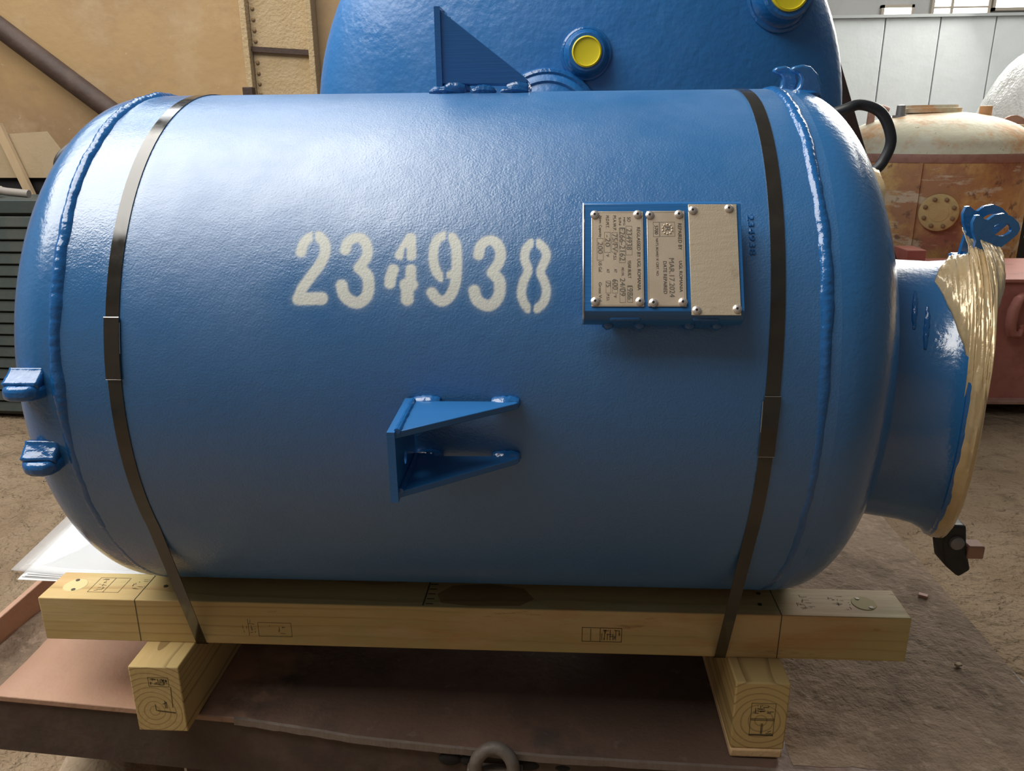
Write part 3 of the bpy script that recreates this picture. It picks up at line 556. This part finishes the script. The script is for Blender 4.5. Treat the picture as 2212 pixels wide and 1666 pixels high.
x = -.388
while x < .006: xs_.append(x); x += .0013
xs_ += [.02+.0203*i for i in range(19)]
ths = [rad(-180+2.5*i) for i in range(79)]                         # -180 .. 15
t_ = 16.2
while t_ < 37.8: ths.append(rad(t_)); t_ += .165
ths += [rad(39+2.35*i) for i in range(60)]
m = MB(); n_ = len(ths); nx = len(xs_)
m.v = [tuple(cyl(a, b)) for a in xs_ for b in ths]
m.f = [(i*n_+j, (i+1)*n_+j, (i+1)*n_+(j+1) % n_, i*n_+(j+1) % n_) for i in range(nx-1) for j in range(n_)]
mask = [paint(a*1000, b*460) if (-.39 < a < .01 and rad(15.5) < b < rad(38.5)) else 0.0 for a in xs_ for b in ths]
sh_ = m.build('shell', blue, T, fix=False)
sh_['label'] = 'blue cylindrical shell stencilled 234938'
at = sh_.data.attributes.new('stencil_paint', 'FLOAT', 'POINT'); at.data.foreach_set('value', mask)
def head(x0, a, sgn):
    pr = [(0, R)]
    for k in range(1, 41):
        t = k/40*pi/2; pr.append((a*sin(t)**(2/2.3), R*max(cos(t), 0)**(2/2.3)))
    return MB().lathe(pr, (x0, 0, AZ), (sgn, 0, 0), 128, cap0=False, cap1=False).build('dished_head', blue_head, T)
head(-.718, .167, -1); head(.385, .170, 1)
def head_r(x, x0=.385, a=.170):
    s = max(0, abs(x-x0)/a); return R*max(0, 1-s**2.3)**(1/2.3)
# weld seams: rippled beads, heavier where the photo shows them proud
def seam(xc, amp, name='weld_seam'):
    m = MB(); n = 620; k = 9
    for i in range(n):
        th = rad(-180+360*i/n); A = amp(math.degrees(th))
        xo = xc+.003*fbm(th*3, 2)+.0015*fbm(th*14, 7)
        w_ = (.010+.0025*fbm(th*6, 1))*(.55+.45*A); h_ = .0005+(.0062+.0016*fbm(th*9, 5)+.0008*sin(th*230+3*fbm(th*20, 3)))*A
        for j in range(k):
            u = -1+2*j/(k-1)
            m.v.append(tuple(cyl(xo+u*w_, th, R-.0008+h_*max(0, 1-u*u)**.8)))
    m.f = [(i*k+j, ((i+1) % n)*k+j, ((i+1) % n)*k+j+1, i*k+j+1) for i in range(n) for j in range(k-1)]
    return m.build(name, blue_wet, T)
def ramp(x, a, b): return max(0, min(1, (x-a)/(b-a)))
seam(-.711, lambda d: (.25+.75*ramp(d, -6, 6)*ramp(d, 110, 85))*(1 if d > -25 else .25+.6*ramp(d, -30, -48)))
seam(.365, lambda d: .22+.6*ramp(d, 2, 14)*ramp(d, 110, 80))
# neck with flared root and flange, set a little low and forward on the right head
NA = Vector((.9488, -.3157, -.0081)).normalized(); NH = Vector((0, 0, 1)).cross(NA).normalized(); NV = NA.cross(NH); NC = Vector((.6909, -.1116, 1.1382))
def neck(d, r, a): return NC+NA*d+(NH*cos(a)+NV*sin(a))*r          # a = 90 deg is the top, 180 deg the near side
NP = [(-.235, .305), (-.20, .285), (-.175, .263), (-.155, .246), (-.135, .237), (-.10, .233), (-.05, .233), (-.025, .236), (-.008, .243), (0, .249)]
nk = MB().lathe(NP, NC, NA, 128, cap0=False, cap1=False).build('neck', blue_head, T)
MB().lathe([(-.004, .240), (0, .252), (.020, .252), (.022, .19), (-.01, .185)], NC, NA, 96, cap0=False, cap1=False).build('flange', blue_wet, T)
for th in (rad(120), rad(128)):
    m = MB().tube([neck((-.078 if th < 2.2 else -.060)+.0015*fbm(k*.4, th*9), .2335, th+.022*k) for k in range(16)], [.002+.0022*sin(pi*k/15) for k in range(16)], 8)
    m.build('paint_run', blue_wet, nk)
# hinge lug with its bolt under the flange, coloured dark for the shadow there
hl = MB().prism([(-.018, .004), (.020, .004), (.028, -.045), (.042, -.088), (.022, -.104), (-.006, -.080), (-.016, -.040)], (neck(.012, .240, rad(268))+Vector((.040, 0, -.006)))-Vector((0, .030, 0)), (1, 0, 0), (0, 0, 1), (0, 1, 0), .05).build('hinge_lug', steel_dark, T, bevel=.005)
pb = (neck(.012, .240, rad(268))+Vector((.040, 0, -.006)))+Vector((.006, -.030, -.030))
MB().lathe([(0, .013), (.006, .0125), (.009, .008), (.0095, 0)], pb, (0, -1, 0), 20).build('bolt_head', steel_grey, hl)
MB().box(pb+Vector((.038, .012, -.020)), (.030, .03, .026)).build('rusty_tab', pinkrust, hl, bevel=.003)
# small nozzle on the far upper side of the right head
MB().lathe([(.40, .062), (.50, .052), (.60, .050), (.605, .075), (.63, .075), (.63, .04)], (0, .215, 1.435), (1, 0, 0), 36).build('nozzle', blue_wet, T)
# support brackets: end plate, two gussets on weld feet
def bracket(thc):
    n = Vector((0, -cos(thc), sin(thc))); t = Vector((0, sin(thc), cos(thc))); X = Vector((1, 0, 0)); O = Vector((0, 0, AZ))
    def rect(a0, a1, b0, b1, k=5):
        o = [(a0+(a1-a0)*i/k, b0) for i in range(k)]+[(a1, b0+(b1-b0)*i/k) for i in range(k)]+[(a1-(a1-a0)*i/k, b1) for i in range(k)]+[(a0, b1-(b1-b0)*i/k) for i in range(k)]
        return o
    hole = [(-.012+.009*cos(q), .535+.009*sin(q)) for q in [2*pi*i/12 for i in range(12)]]
    pl = MB().holed(rect(-.049, .047, .466, .594), hole, O+X*-.208, t, n, X, .010).build('support_bracket', blue_plate, T, bevel=.0012)
    for s in (.0365, -.0455):
        MB().prism([(-.199, .473), (-.056, .471), (-.050, .476), (-.056, .482), (-.199, .590)], O+t*s, X, n, t, .009).build('gusset', blue_plate, pl, bevel=.001)
        MB().tube([O+X*-.196+n*(.474+.114*k/20)+t*(s+(.0095 if s > 0 else .0095)) for k in range(21)], [.0042+.0008*fbm(k*.9, s*40) for k in range(21)], 8).build('weld_bead', blue_wet, pl)
        for (xa, xb, q) in ((-.199, -.157, 1), (-.090, -.047, 2)):
            m = MB(); nu, nv = 18, 12
            def foot(u, v, xa=xa, xb=xb, s=s, q=q):
                a = 2*pi*v; e = sin(pi*min(1, max(0, u*1.0)))**.25 if 0 < u < 1 else 0.0
                wv = 1+.10*fbm(u*5, v*4, q)
                return O+X*(xa+(xb-xa)*u)+t*(s+.0045+.010*cos(a)*e*wv)+n*(.464+.013*sin(a)*e*wv)
            m.grid(nu, nv, foot).build('weld_foot', blue_wet, pl)
    return pl
bracket(rad(-.6)); bracket(rad(89.3))
# heavy weld beads lying along the foot of the top bracket
for (xa, xb, h) in ((-.222, -.176, .007), (-.15, -.105, .009), (-.098, -.05, .006)):
    MB().tube([cyl(xa+(xb-xa)*k/14, rad(83.5), R+.002+.003*sin(pi*k/14)) for k in range(15)], [.002+h*.75*sin(pi*k/14)**.6*(1+.25*fbm(k*.8, xa*50)) for k in range(15)], 8).build('weld_bead', blue_wet, T)
# lugs on the left head
for th, xx in ((rad(5.7), -.756), (rad(-8.2), -.752)):
    n = Vector((0, -cos(th), sin(th))); t = Vector((0, sin(th), cos(th))); O = Vector((xx, 0, AZ))
    pts = [(-.030, .425), (-.030, .470), (-.024, .484), (-.010, .490), (.010, .490), (.020, .485), (.026, .470), (.026, .425)]
    lg = MB().prism(pts, O-t*.012, (1, 0, 0), n, t, .022).build('lifting_lug', blue_wet, T, bevel=.008, seg=3)
    MB().grid(14, 10, lambda u, v: O+Vector((-.026+.050*u, 0, 0))+t*(.008+.022*v)+n*(.452+.024*(1-v)**1.5*(1+.12*fbm(u*4, v*4, xx*90)))).build('weld_bead', blue_wet, lg, solid=.012)
# hooked lifting ears at the top of the right seam
earR = [(.3922, 1.6888), (.3984, 1.694), (.4112, 1.6965), (.4261, 1.6931), (.439, 1.6805), (.4466, 1.6638), (.4532, 1.6442), (.4571, 1.6216), (.4011, 1.6222), (.4023, 1.6545), (.4095, 1.6614), (.4122, 1.6725), (.4075, 1.6815), (.3994, 1.6843)]
earL = [(.3789, 1.6906), (.3835, 1.6968), (.3983, 1.6989), (.4071, 1.6954), (.4191, 1.6867), (.4235, 1.6723), (.4204, 1.658), (.4239, 1.623), (.3873, 1.6233), (.3915, 1.6597), (.3961, 1.6654), (.3968, 1.6769), (.393, 1.6856), (.3844, 1.6865)]
MB().prism(earR, (0, -.042, 0), (1, 0, 0), (0, 0, 1), (0, 1, 0), .020).build('lifting_ear', blue_head, T, bevel=.004, seg=3)
MB().prism(earL, (0, .018, 0), (1, 0, 0), (0, 0, 1), (0, 1, 0), .020).build('lifting_ear', blue_head, T, bevel=.004, seg=3)
MB().ball((.415, -.02, 1.648), .034, .050, .010, 22, 10, lambda p: 1+.1*noise.noise(p*4)).build('weld_pad', blue_wet, T)
# pair of eye plates on the flange
eye = [(.727, 1.4474), (.7328, 1.4484), (.7419, 1.4414), (.7481, 1.4398), (.7584, 1.4483), (.7737, 1.4513), (.7886, 1.4452), (.8002, 1.4352), (.805, 1.4251), (.8019, 1.415), (.7902, 1.4029), (.7781, 1.3927), (.7604, 1.391), (.7496, 1.3896), (.7499, 1.3762), (.752, 1.345), (.727, 1.345), (.731, 1.3804), (.7344, 1.4029), (.7267, 1.4192), (.7234, 1.4354)]
hole = [(.7745+.0165*cos(q), 1.4235+.0112*sin(q)) for q in [2*pi*i/24 for i in range(24)]]
eye = [(x*.955, 1.5955+.955*(z-1.5955)) for x, z in eye]; hole = [(x*.955, 1.5955+.955*(z-1.5955)) for x, z in hole]
for o_ in ((0, -.125, 0), (0, -.088, .011)):
    MB().holed(eye, hole, o_, (1, 0, 0), (0, 0, 1), (0, 1, 0), .009).build('eye_plate', blue_head, T)
MB().box((.706, -.10, 1.374), (.040, .07, .022)).build('eye_base', blue_wet, T, bevel=.004)
# number raised in weld beside the nameplates
tv, tf = text_mesh('234938')
m = MB(); m.add([cyl(.2635+.0085*b, rad(37.6)-rad(7.6)*a, R+.0006) for a, b in tv], tf); m.build('weld_number', blue_wet, T, fix=False, smooth=False, solid=.0016)

# ---- nameplate holder and its three plates
TC = rad(29.5); PN = Vector((0, -cos(TC), sin(TC))); PV = Vector((0, sin(TC), cos(TC))); PO = Vector((0, 0, AZ))
def pl(x, v, h=0.0): return PO+Vector((x, 0, 0))+PN*(.500+h)+PV*v
U0, U1 = .0362, .2447
sect = [(-.026, .0500), (-.026, .0630), (-.018, .0672), (-.006, .0672), (0, .0620), (0, -.0880), (-.006, -.0955), (-.014, -.0985), (-.030, -.0985), (-.030, -.0930), (-.0155, -.0930), (-.0095, -.0905), (-.0055, -.0860), (-.0055, .0605), (-.0085, .0620), (-.0175, .0620), (-.021, .0600), (-.021, .0500)]
m = MB(); k = len(sect)
m.add([pl(U0, b, a) for a, b in sect]+[pl(U1, b, a) for a, b in sect], [tuple(range(k)), tuple(range(2*k-1, k-1, -1))]+[(i, k+i, k+(i+1) % k, (i+1) % k) for i in range(k)])
hb = m.build('nameplate_holder', blue_plate, T, bevel=.0008)
MB().tube([pl(U0, .0640, -.004), pl(U0, .0600, .0), pl(U0, -.0880, .0), pl(U0, -.0955, -.006), pl(U0, -.0985, -.016), pl(U0-.001, -.0985, -.030)], .0013, 6).build('bright_edge', bright_steel, hb)  # thin bright strip along the holder's left edge
for (xa, xb) in ((.070, .112), (.178, .214)):
    MB().box(PO+Vector(((xa+xb)/2, 0, 0))+PN*.474+PV*-.088, (xb-xa, .04, .022), Matrix.Rotation(-TC, 3, 'X')).build('standoff', blue_wet, hb, bevel=.003)
    for xq in (xa, xb):
        MB().ball(PO+Vector((xq, 0, 0))+PN*.470+PV*-.098, .008, .007, .007, 12, 8, lambda p: 1+.2*noise.noise(p*3)).build('weld_blob', blue_wet, hb)
def nameplate(x0, x1, v1, v0, mt, rv, skew=0.0, lab=None):
    m = MB(); k = lambda x, v, h: pl(x+skew*(v1-v), v, h)
    m.add([k(x0, v0, .0004), k(x1, v0, .0004), k(x1, v1, .0004), k(x0, v1, .0004), k(x0, v0, .0018), k(x1, v0, .0018), k(x1, v1, .0018), k(x0, v1, .0018)], [(3, 2, 1, 0), (4, 5, 6, 7), (0, 1, 5, 4), (1, 2, 6, 5), (2, 3, 7, 6), (3, 0, 4, 7)])
    o = m.build('nameplate', mt, T, bevel=.0005); o['label'] = lab
    for (x, v) in rv:
        q = pl(x, v, .0018)
        h = MB().lathe([(0, .0060), (.0013, .0058), (.0026, .0044), (.0030, .0020), (.0019, .0015), (.0017, 0)], q, PN, 18, cap1=False).build('rivet', rivet_m, o)
    for (x, v) in rv:
        MB().lathe([(.0017, .0015), (.0022, .0014), (.0023, 0)], pl(x, v, .0018), PN, 10).build('rivet_core', rivet_hole, o)
    return o
def zx(v): return .0465+(v-110)/760*.0687
def zv(v): return .0503-(v-185)/1365*.133
def lettering(o, items, mt, h=.0021, name='lettering'):
    m = MB()
    for s, a0, a1, b0, b1 in items:          # text runs down the plate, letter tops to the right
        vs, fs = text_mesh(s); m.add([pl(zx(a0+(a1-a0)*q), zv(b0+(b1-b0)*p_), h) for p_, q in vs], fs)
    q = m.build(name, mt, o, fix=False, smooth=False); q['kind'] = 'stuff'; return q
def frames(o, items, mt=None, t=3.2):
    m = MB()
    for a0, a1, b0, b1 in items:
        for (p0, p1, q0, q1) in ((a0, a1, b0, b0+t), (a0, a1, b1-t, b1), (a0, a0+t, b0, b1), (a1-t, a1, b0, b1)):
            m.add([pl(zx(p0), zv(q0), .0020), pl(zx(p1), zv(q0), .0020), pl(zx(p1), zv(q1), .0020), pl(zx(p0), zv(q1), .0020)], [(0, 1, 2, 3)])
    m.build('etched_frames', mt or ink, o, fix=False, smooth=False)['kind'] = 'stuff'
n1 = nameplate(.0465, .1152, .0503, -.0826, name_m, [(zx(160), zv(237)), (zx(792), zv(235)), (zx(165), zv(1480)), (zx(808), zv(1478))], lab='bright nameplate with stamped data nearest the number')
n2 = nameplate(.1201, .1700, .0506, -.0824, name_m, [(zx(968), zv(245)), (zx(1395), zv(233)), (zx(1000), zv(1497)), (zx(1422), zv(1487))], lab='narrow middle nameplate stamped MAR.17.2024')
n3 = nameplate(.1752, .2389, .0600, -.0940, name_old, [(zx(1598), zv(175)), (zx(2125), zv(150)), (zx(1615), zv(1600)), (zx(2190), zv(1580))], .004, lab='worn blank nameplate without readable lettering')
frames(n1, [(128, 852, 205, 1532)], t=2.4)
frames(n1, [(615, 705, 400, 822), (515, 605, 430, 930), (405, 495, 495, 780), (298, 390, 490, 785), (190, 285, 580, 897), (628, 705, 1270, 1492), (518, 602, 1300, 1495), (412, 490, 1180, 1362), (318, 390, 1190, 1362)])
lettering(n1, [('REGLASSED BY UGL ROMANIA', 775, 825, 420, 1320), ('SO', 635, 685, 272, 338), ('YEAR BUILT', 638, 684, 895, 1150), ('MFG', 578, 606, 275, 390), ('S/N', 512, 545, 275, 385), ('MO./YR.', 545, 580, 1000, 1120), ('M.A.W.P.', 428, 474, 250, 470), ('P.S.I.', 430, 474, 795, 895), ('AT', 440, 480, 1020, 1070), ('°F', 432, 472, 1378, 1425), ('M.D.M.T.', 322, 368, 250, 430), ('°F', 325, 365, 800, 845), ('AT', 330, 370, 1020, 1075), ('P.S.I.', 328, 368, 1380, 1470), ('Nom. Capacity', 212, 262, 252, 565), ('US Gal.', 215, 260, 912, 1070), ('Gross Vol.', 215, 258, 1210, 1490)], ink)
lettering(n1, [('234938', 622, 698, 440, 745), ('E266-2162', 522, 600, 425, 900), ('75/FV', 415, 488, 515, 765), ('-20', 312, 382, 530, 700), ('200', 202, 275, 630, 800), ('1986', 626, 702, 1255, 1450), ('24/09', 522, 598, 1150, 1400), ('600', 416, 490, 1165, 1310), ('75', 320, 388, 1200, 1275)], stamped, .0022, 'stamped_figures')
frames(n2, [(935, 1452, 203, 1532)], t=2.4)
frames(n2, [(1110, 1330, 345, 555), (1015, 1105, 345, 560)])
lettering(n2, [('REPAIRED BY', 1375, 1428, 365, 748), ('UGL ROMANIA', 1378, 1425, 905, 1345), ('5700', 1035, 1085, 395, 520), ("NAT'L BOARD 'R' CERT. NO.", 1050, 1085, 580, 1120), ('DATE REPAIRED', 1150, 1200, 910, 1370)], ink)
lettering(n2, [('MAR.17.2024', 1232, 1308, 865, 1415), ('R', 1190, 1262, 410, 485)], stamped, .0022, 'stamped_figures')
m = MB()
for i in range(10):
    a = 2*pi*(i+.5)/10
    m.ball(pl(zx(1222+72*cos(a)), zv(450+70*sin(a)), .0020), .0014, .0010, .0014, 8, 6)
m.build('stamped_ring', stamped, n2)['kind'] = 'stuff'

# ============================================================ STEEL STRAPS
def strap(xf, x_bf, x_bb, label, b0, b1, xclip):
    yb, zb = .2745, TZ0-.0012; tl = rad(-24.4); path = []
    for k in range(90):
        th = rad(204.4)-(rad(204.4)-tl)*k/89; path.append(cyl(xf(math.degrees(th)), th, R+.0009))
    Pf = Vector((x_bf, -yb, zb+.002)); Pb = Vector((x_bb, yb, zb+.002))
    pts = [Vector((x_bb, yb-.003, zb)), Pb]+[Pb.lerp(path[0], k/6) for k in range(1, 6)]+path+[path[-1].lerp(Pf, k/6) for k in range(1, 6)]+[Pf, Vector((x_bf, -yb+.003, zb))]
    pts = [pts[-1].lerp(pts[0], .5)]+pts+[pts[-1].lerp(pts[0], .5)]
    m = MB(); n = len(pts); hw, ht = .0098, .0007
    for i, p in enumerate(pts):
        t = (pts[min(i+1, n-1)]-pts[max(i-1, 0)]).normalized(); q = Vector((1, 0, 0)); nn = t.cross(q).normalized()
        m.v += [tuple(p+q*hw+nn*ht), tuple(p-q*hw+nn*ht), tuple(p-q*hw-nn*ht), tuple(p+q*hw-nn*ht)]
    m.f = [(i*4+j, i*4+(j+1) % 4, (i+1)*4+(j+1) % 4, (i+1)*4+j) for i in range(n-1) for j in range(4)]
    o = tag(m.build('steel_strap', strap_m, None, origin=(xf(0), 0, TZ0)), label, 'strap', 'steel straps around the tank')
    m = MB(); K = 14
    for i in range(K):
        th = rad(b0+(b1-b0)*i/(K-1)); c = xf(math.degrees(th))
        m.v += [tuple(cyl(c+.0112, th, R+.0005)), tuple(cyl(c+.0112, th, R+.0042)), tuple(cyl(c-.0112, th, R+.0042)), tuple(cyl(c-.0112, th, R+.0005))]
    m.f = [(i*4+j, (i+1)*4+j, (i+1)*4+(j+1) % 4, i*4+(j+1) % 4) for i in range(K-1) for j in range(4)]+[(0, 1, 2, 3), tuple(4*K-4+j for j in (3, 2, 1, 0))]
    s = m.build('seal_clip', strap_m, o, bevel=.0006)
    for th in (rad(b0), rad(b1)):
        c = xf(math.degrees(th))
        MB().tube([cyl(c-.011, th, R+.0038), cyl(c+.011, th, R+.0038)], .0010 if abs(th-rad(18.7)) < .001 else .0005, 6).build('sheared_edge', bright_steel, s)
    MB().tube([cyl(xf(0)+(.0112 if xf(0) < 0 else -.0112), rad(b0+(b1-b0)*(.08+.5*i/12)), R+.003+.0006*fbm(i*1.3, 4)) for i in range(13)], .0007, 5).build('crimp_edge', bright_steel, s)
    return o
strap(lambda d: -.6262, -.655, -.645, 'black steel strap around the left end of the tank', 18.7, 7.8, 0)
strap(lambda d: .2945+.0165*ramp(d, 0, 70), .3005, .298, 'black steel strap around the right end of the tank', 5.9, -5.1, 0)

# ============================================================ FILM, HOSES, PAPERS
# bronze stretch film over the flange face and rim
prof = [(-.001, .2440), (.001, .2475), (.003, .2505), (.005, .2525), (.008, .2535), (.011, .2550), (.014, .2545), (.017, .2555), (.020, .2540), (.023, .2540), (.026, .2515), (.028, .246), (.0285, .235), (.028, .20), (.027, .15), (.026, .08), (.026, 0.0)]
m = MB(); n = 300
for i, (a, r) in enumerate(prof):
    for k in range(n):
        t = 2*pi*k/n; near = max(0, -cos(t))
        wr = .0026*fbm(i*.55+cos(t)*1.2, sin(t)*1.5, 2)+.0010*fbm(i*1.1+cos(t)*6, sin(t)*6, 5)
        a_ = a+(.005*fbm(cos(t)*2, sin(t)*2, 4)+.002*fbm(cos(t)*8, sin(t)*8, 3))*(1-min(1, i/9))
        m.v.append(tuple(neck(a_, r+(wr if (i > 0 and r > .1) else 0), t)))
m.f = [(i*n+k, i*n+(k+1) % n, (i+1)*n+(k+1) % n, (i+1)*n+k) for i in range(len(prof)-1) for k in range(n)]
fm = m.build('film_wrap', film_m)
tag(fm, 'shiny bronze stretch film wrapped over the wide neck flange', 'film')
def flap(p0, p1, p2, p3, sd):
    A = [Vector(p) for p in (p0, p1, p2, p3)]                # corners as (along, radius, angle)
    def fn(u, v):
        p = (A[0]*(1-u)+A[1]*u)*(1-v)+(A[3]*(1-u)+A[2]*u)*v
        return neck(p[0]+.002*fbm(u*4, v*2, sd+5), p[1]+(.0015+.0045*abs(fbm(u*5+v*2, v*.8, sd)))*min(1, v*4)-.004*max(0, 1-v*6), rad(p[2]))
    MB().grid(40, 26, fn).build('film_flap', film_m, fm, solid=.0006)
flap((-.002, .250, 165), (.028, .254, 165), (.034, .262, 100), (-.004, .272, 100), 1)
flap((-.050, .236, 112), (-.002, .249, 152), (.008, .262, 102), (-.024, .246, 92), 5)
flap((.024, .256, 140), (.046, .248, 118), (.050, .262, 92), (.014, .278, 96), 8)
flap((.004, .256, 92), (.038, .250, 86), (.034, .275, 74), (-.006, .290, 82), 12)
m = MB(); K = 40
for i, (a, r) in enumerate([(.585, .062), (.595, .080), (.632, .084), (.648, .080), (.652, .05), (.652, 0)]):
    for k in range(K):
        t = 2*pi*k/K; q = r+.005*fbm(cos(t)*6, sin(t)*6, i*.4)*(r > .03)
        m.v.append((a+.006*fbm(cos(t)*3, sin(t)*3, 7)*(i == 0), .215-q*cos(t), 1.435+q*sin(t)))
m.f = [(i*K+k, i*K+(k+1) % K, (i+1)*K+(k+1) % K, (i+1)*K+k) for i in range(5) for k in range(K)]
tag(m.build('film_wrap', film_m), 'bronze film tied over the small nozzle behind the right head', 'film')
def smooth_path(P, n=8):
    P = [Vector(p) for p in P]; P = [P[0]*2-P[1]]+P+[P[-1]*2-P[-2]]; o = []
    for i in range(1, len(P)-2):
        a, b, c, d = P[i-1:i+3]
        for k in range(n):
            t = k/n; o.append(.5*(2*b+(c-a)*t+(2*a-5*b+4*c-d)*t*t+(3*b-a-3*c+d)*t**3))
    return o+[P[-2]]
tag(MB().tube(smooth_path([(.38, .42, 1.50), (.50, .36, 1.592), (.595, .30, 1.628), (.636, .30, 1.640), (.681, .30, 1.622), (.707, .30, 1.571), (.698, .30, 1.528), (.678, .30, 1.503), (.64, .31, 1.47), (.55, .38, 1.40), (.45, .56, 1.10), (.42, .62, .80), (.40, .64, .545)]), .0112, 14).build('black_hose', hose_m), 'black rubber hose looping out behind the right head', 'hose')
tag(MB().tube(smooth_path([(-.90, .50, 1.62), (-1.0, .36, 1.60), (-1.055, .28, 1.575), (-1.09, .25, 1.54), (-1.085, .26, 1.50), (-1.03, .32, 1.44), (-.90, .52, 1.30), (-.80, .62, .95), (-.78, .64, .57)]), .0125, 14).build('black_hose', hose_m), 'black rubber hose showing behind the left head', 'hose')
# papers in a clear sleeve, tucked beside the tank behind the near beam
ds = thing('document_sheets', (-.93, -.07, .757), 'white document sheets in a clear sleeve beside the left beam end', 'papers', None)
def sheet(z, dx, dy, rot, curl, mt, name, w=.275, d=.205):
    c, s = cos(rot), sin(rot)
    def fn(u, v):
        x, y = -1.052+w*u, -.179+d*v
        px, py = x+.92, y+.08; x, y = -.92+px*c-py*s+dx, -.08+px*s+py*c+dy
        return (x, y, z+curl*(max(0, .5-u)**2)*(.3+v)+.004*v)
    o = MB().grid(14, 10, fn).build(name, mt, ds, solid=.0004); return o
for i, (dx, dy, r_) in enumerate([(-.006, -.006, .02), (.0, -.003, -.015), (.004, .0, .008), (.008, .003, .0)]): sheet(.7565+.0016*i, dx, dy, r_, .05+.008*i, paper_m, 'sheet')
sheet(.7645, -.024, .004, -.03, .085, sleeve_m, 'clear_sleeve', .29, .215)
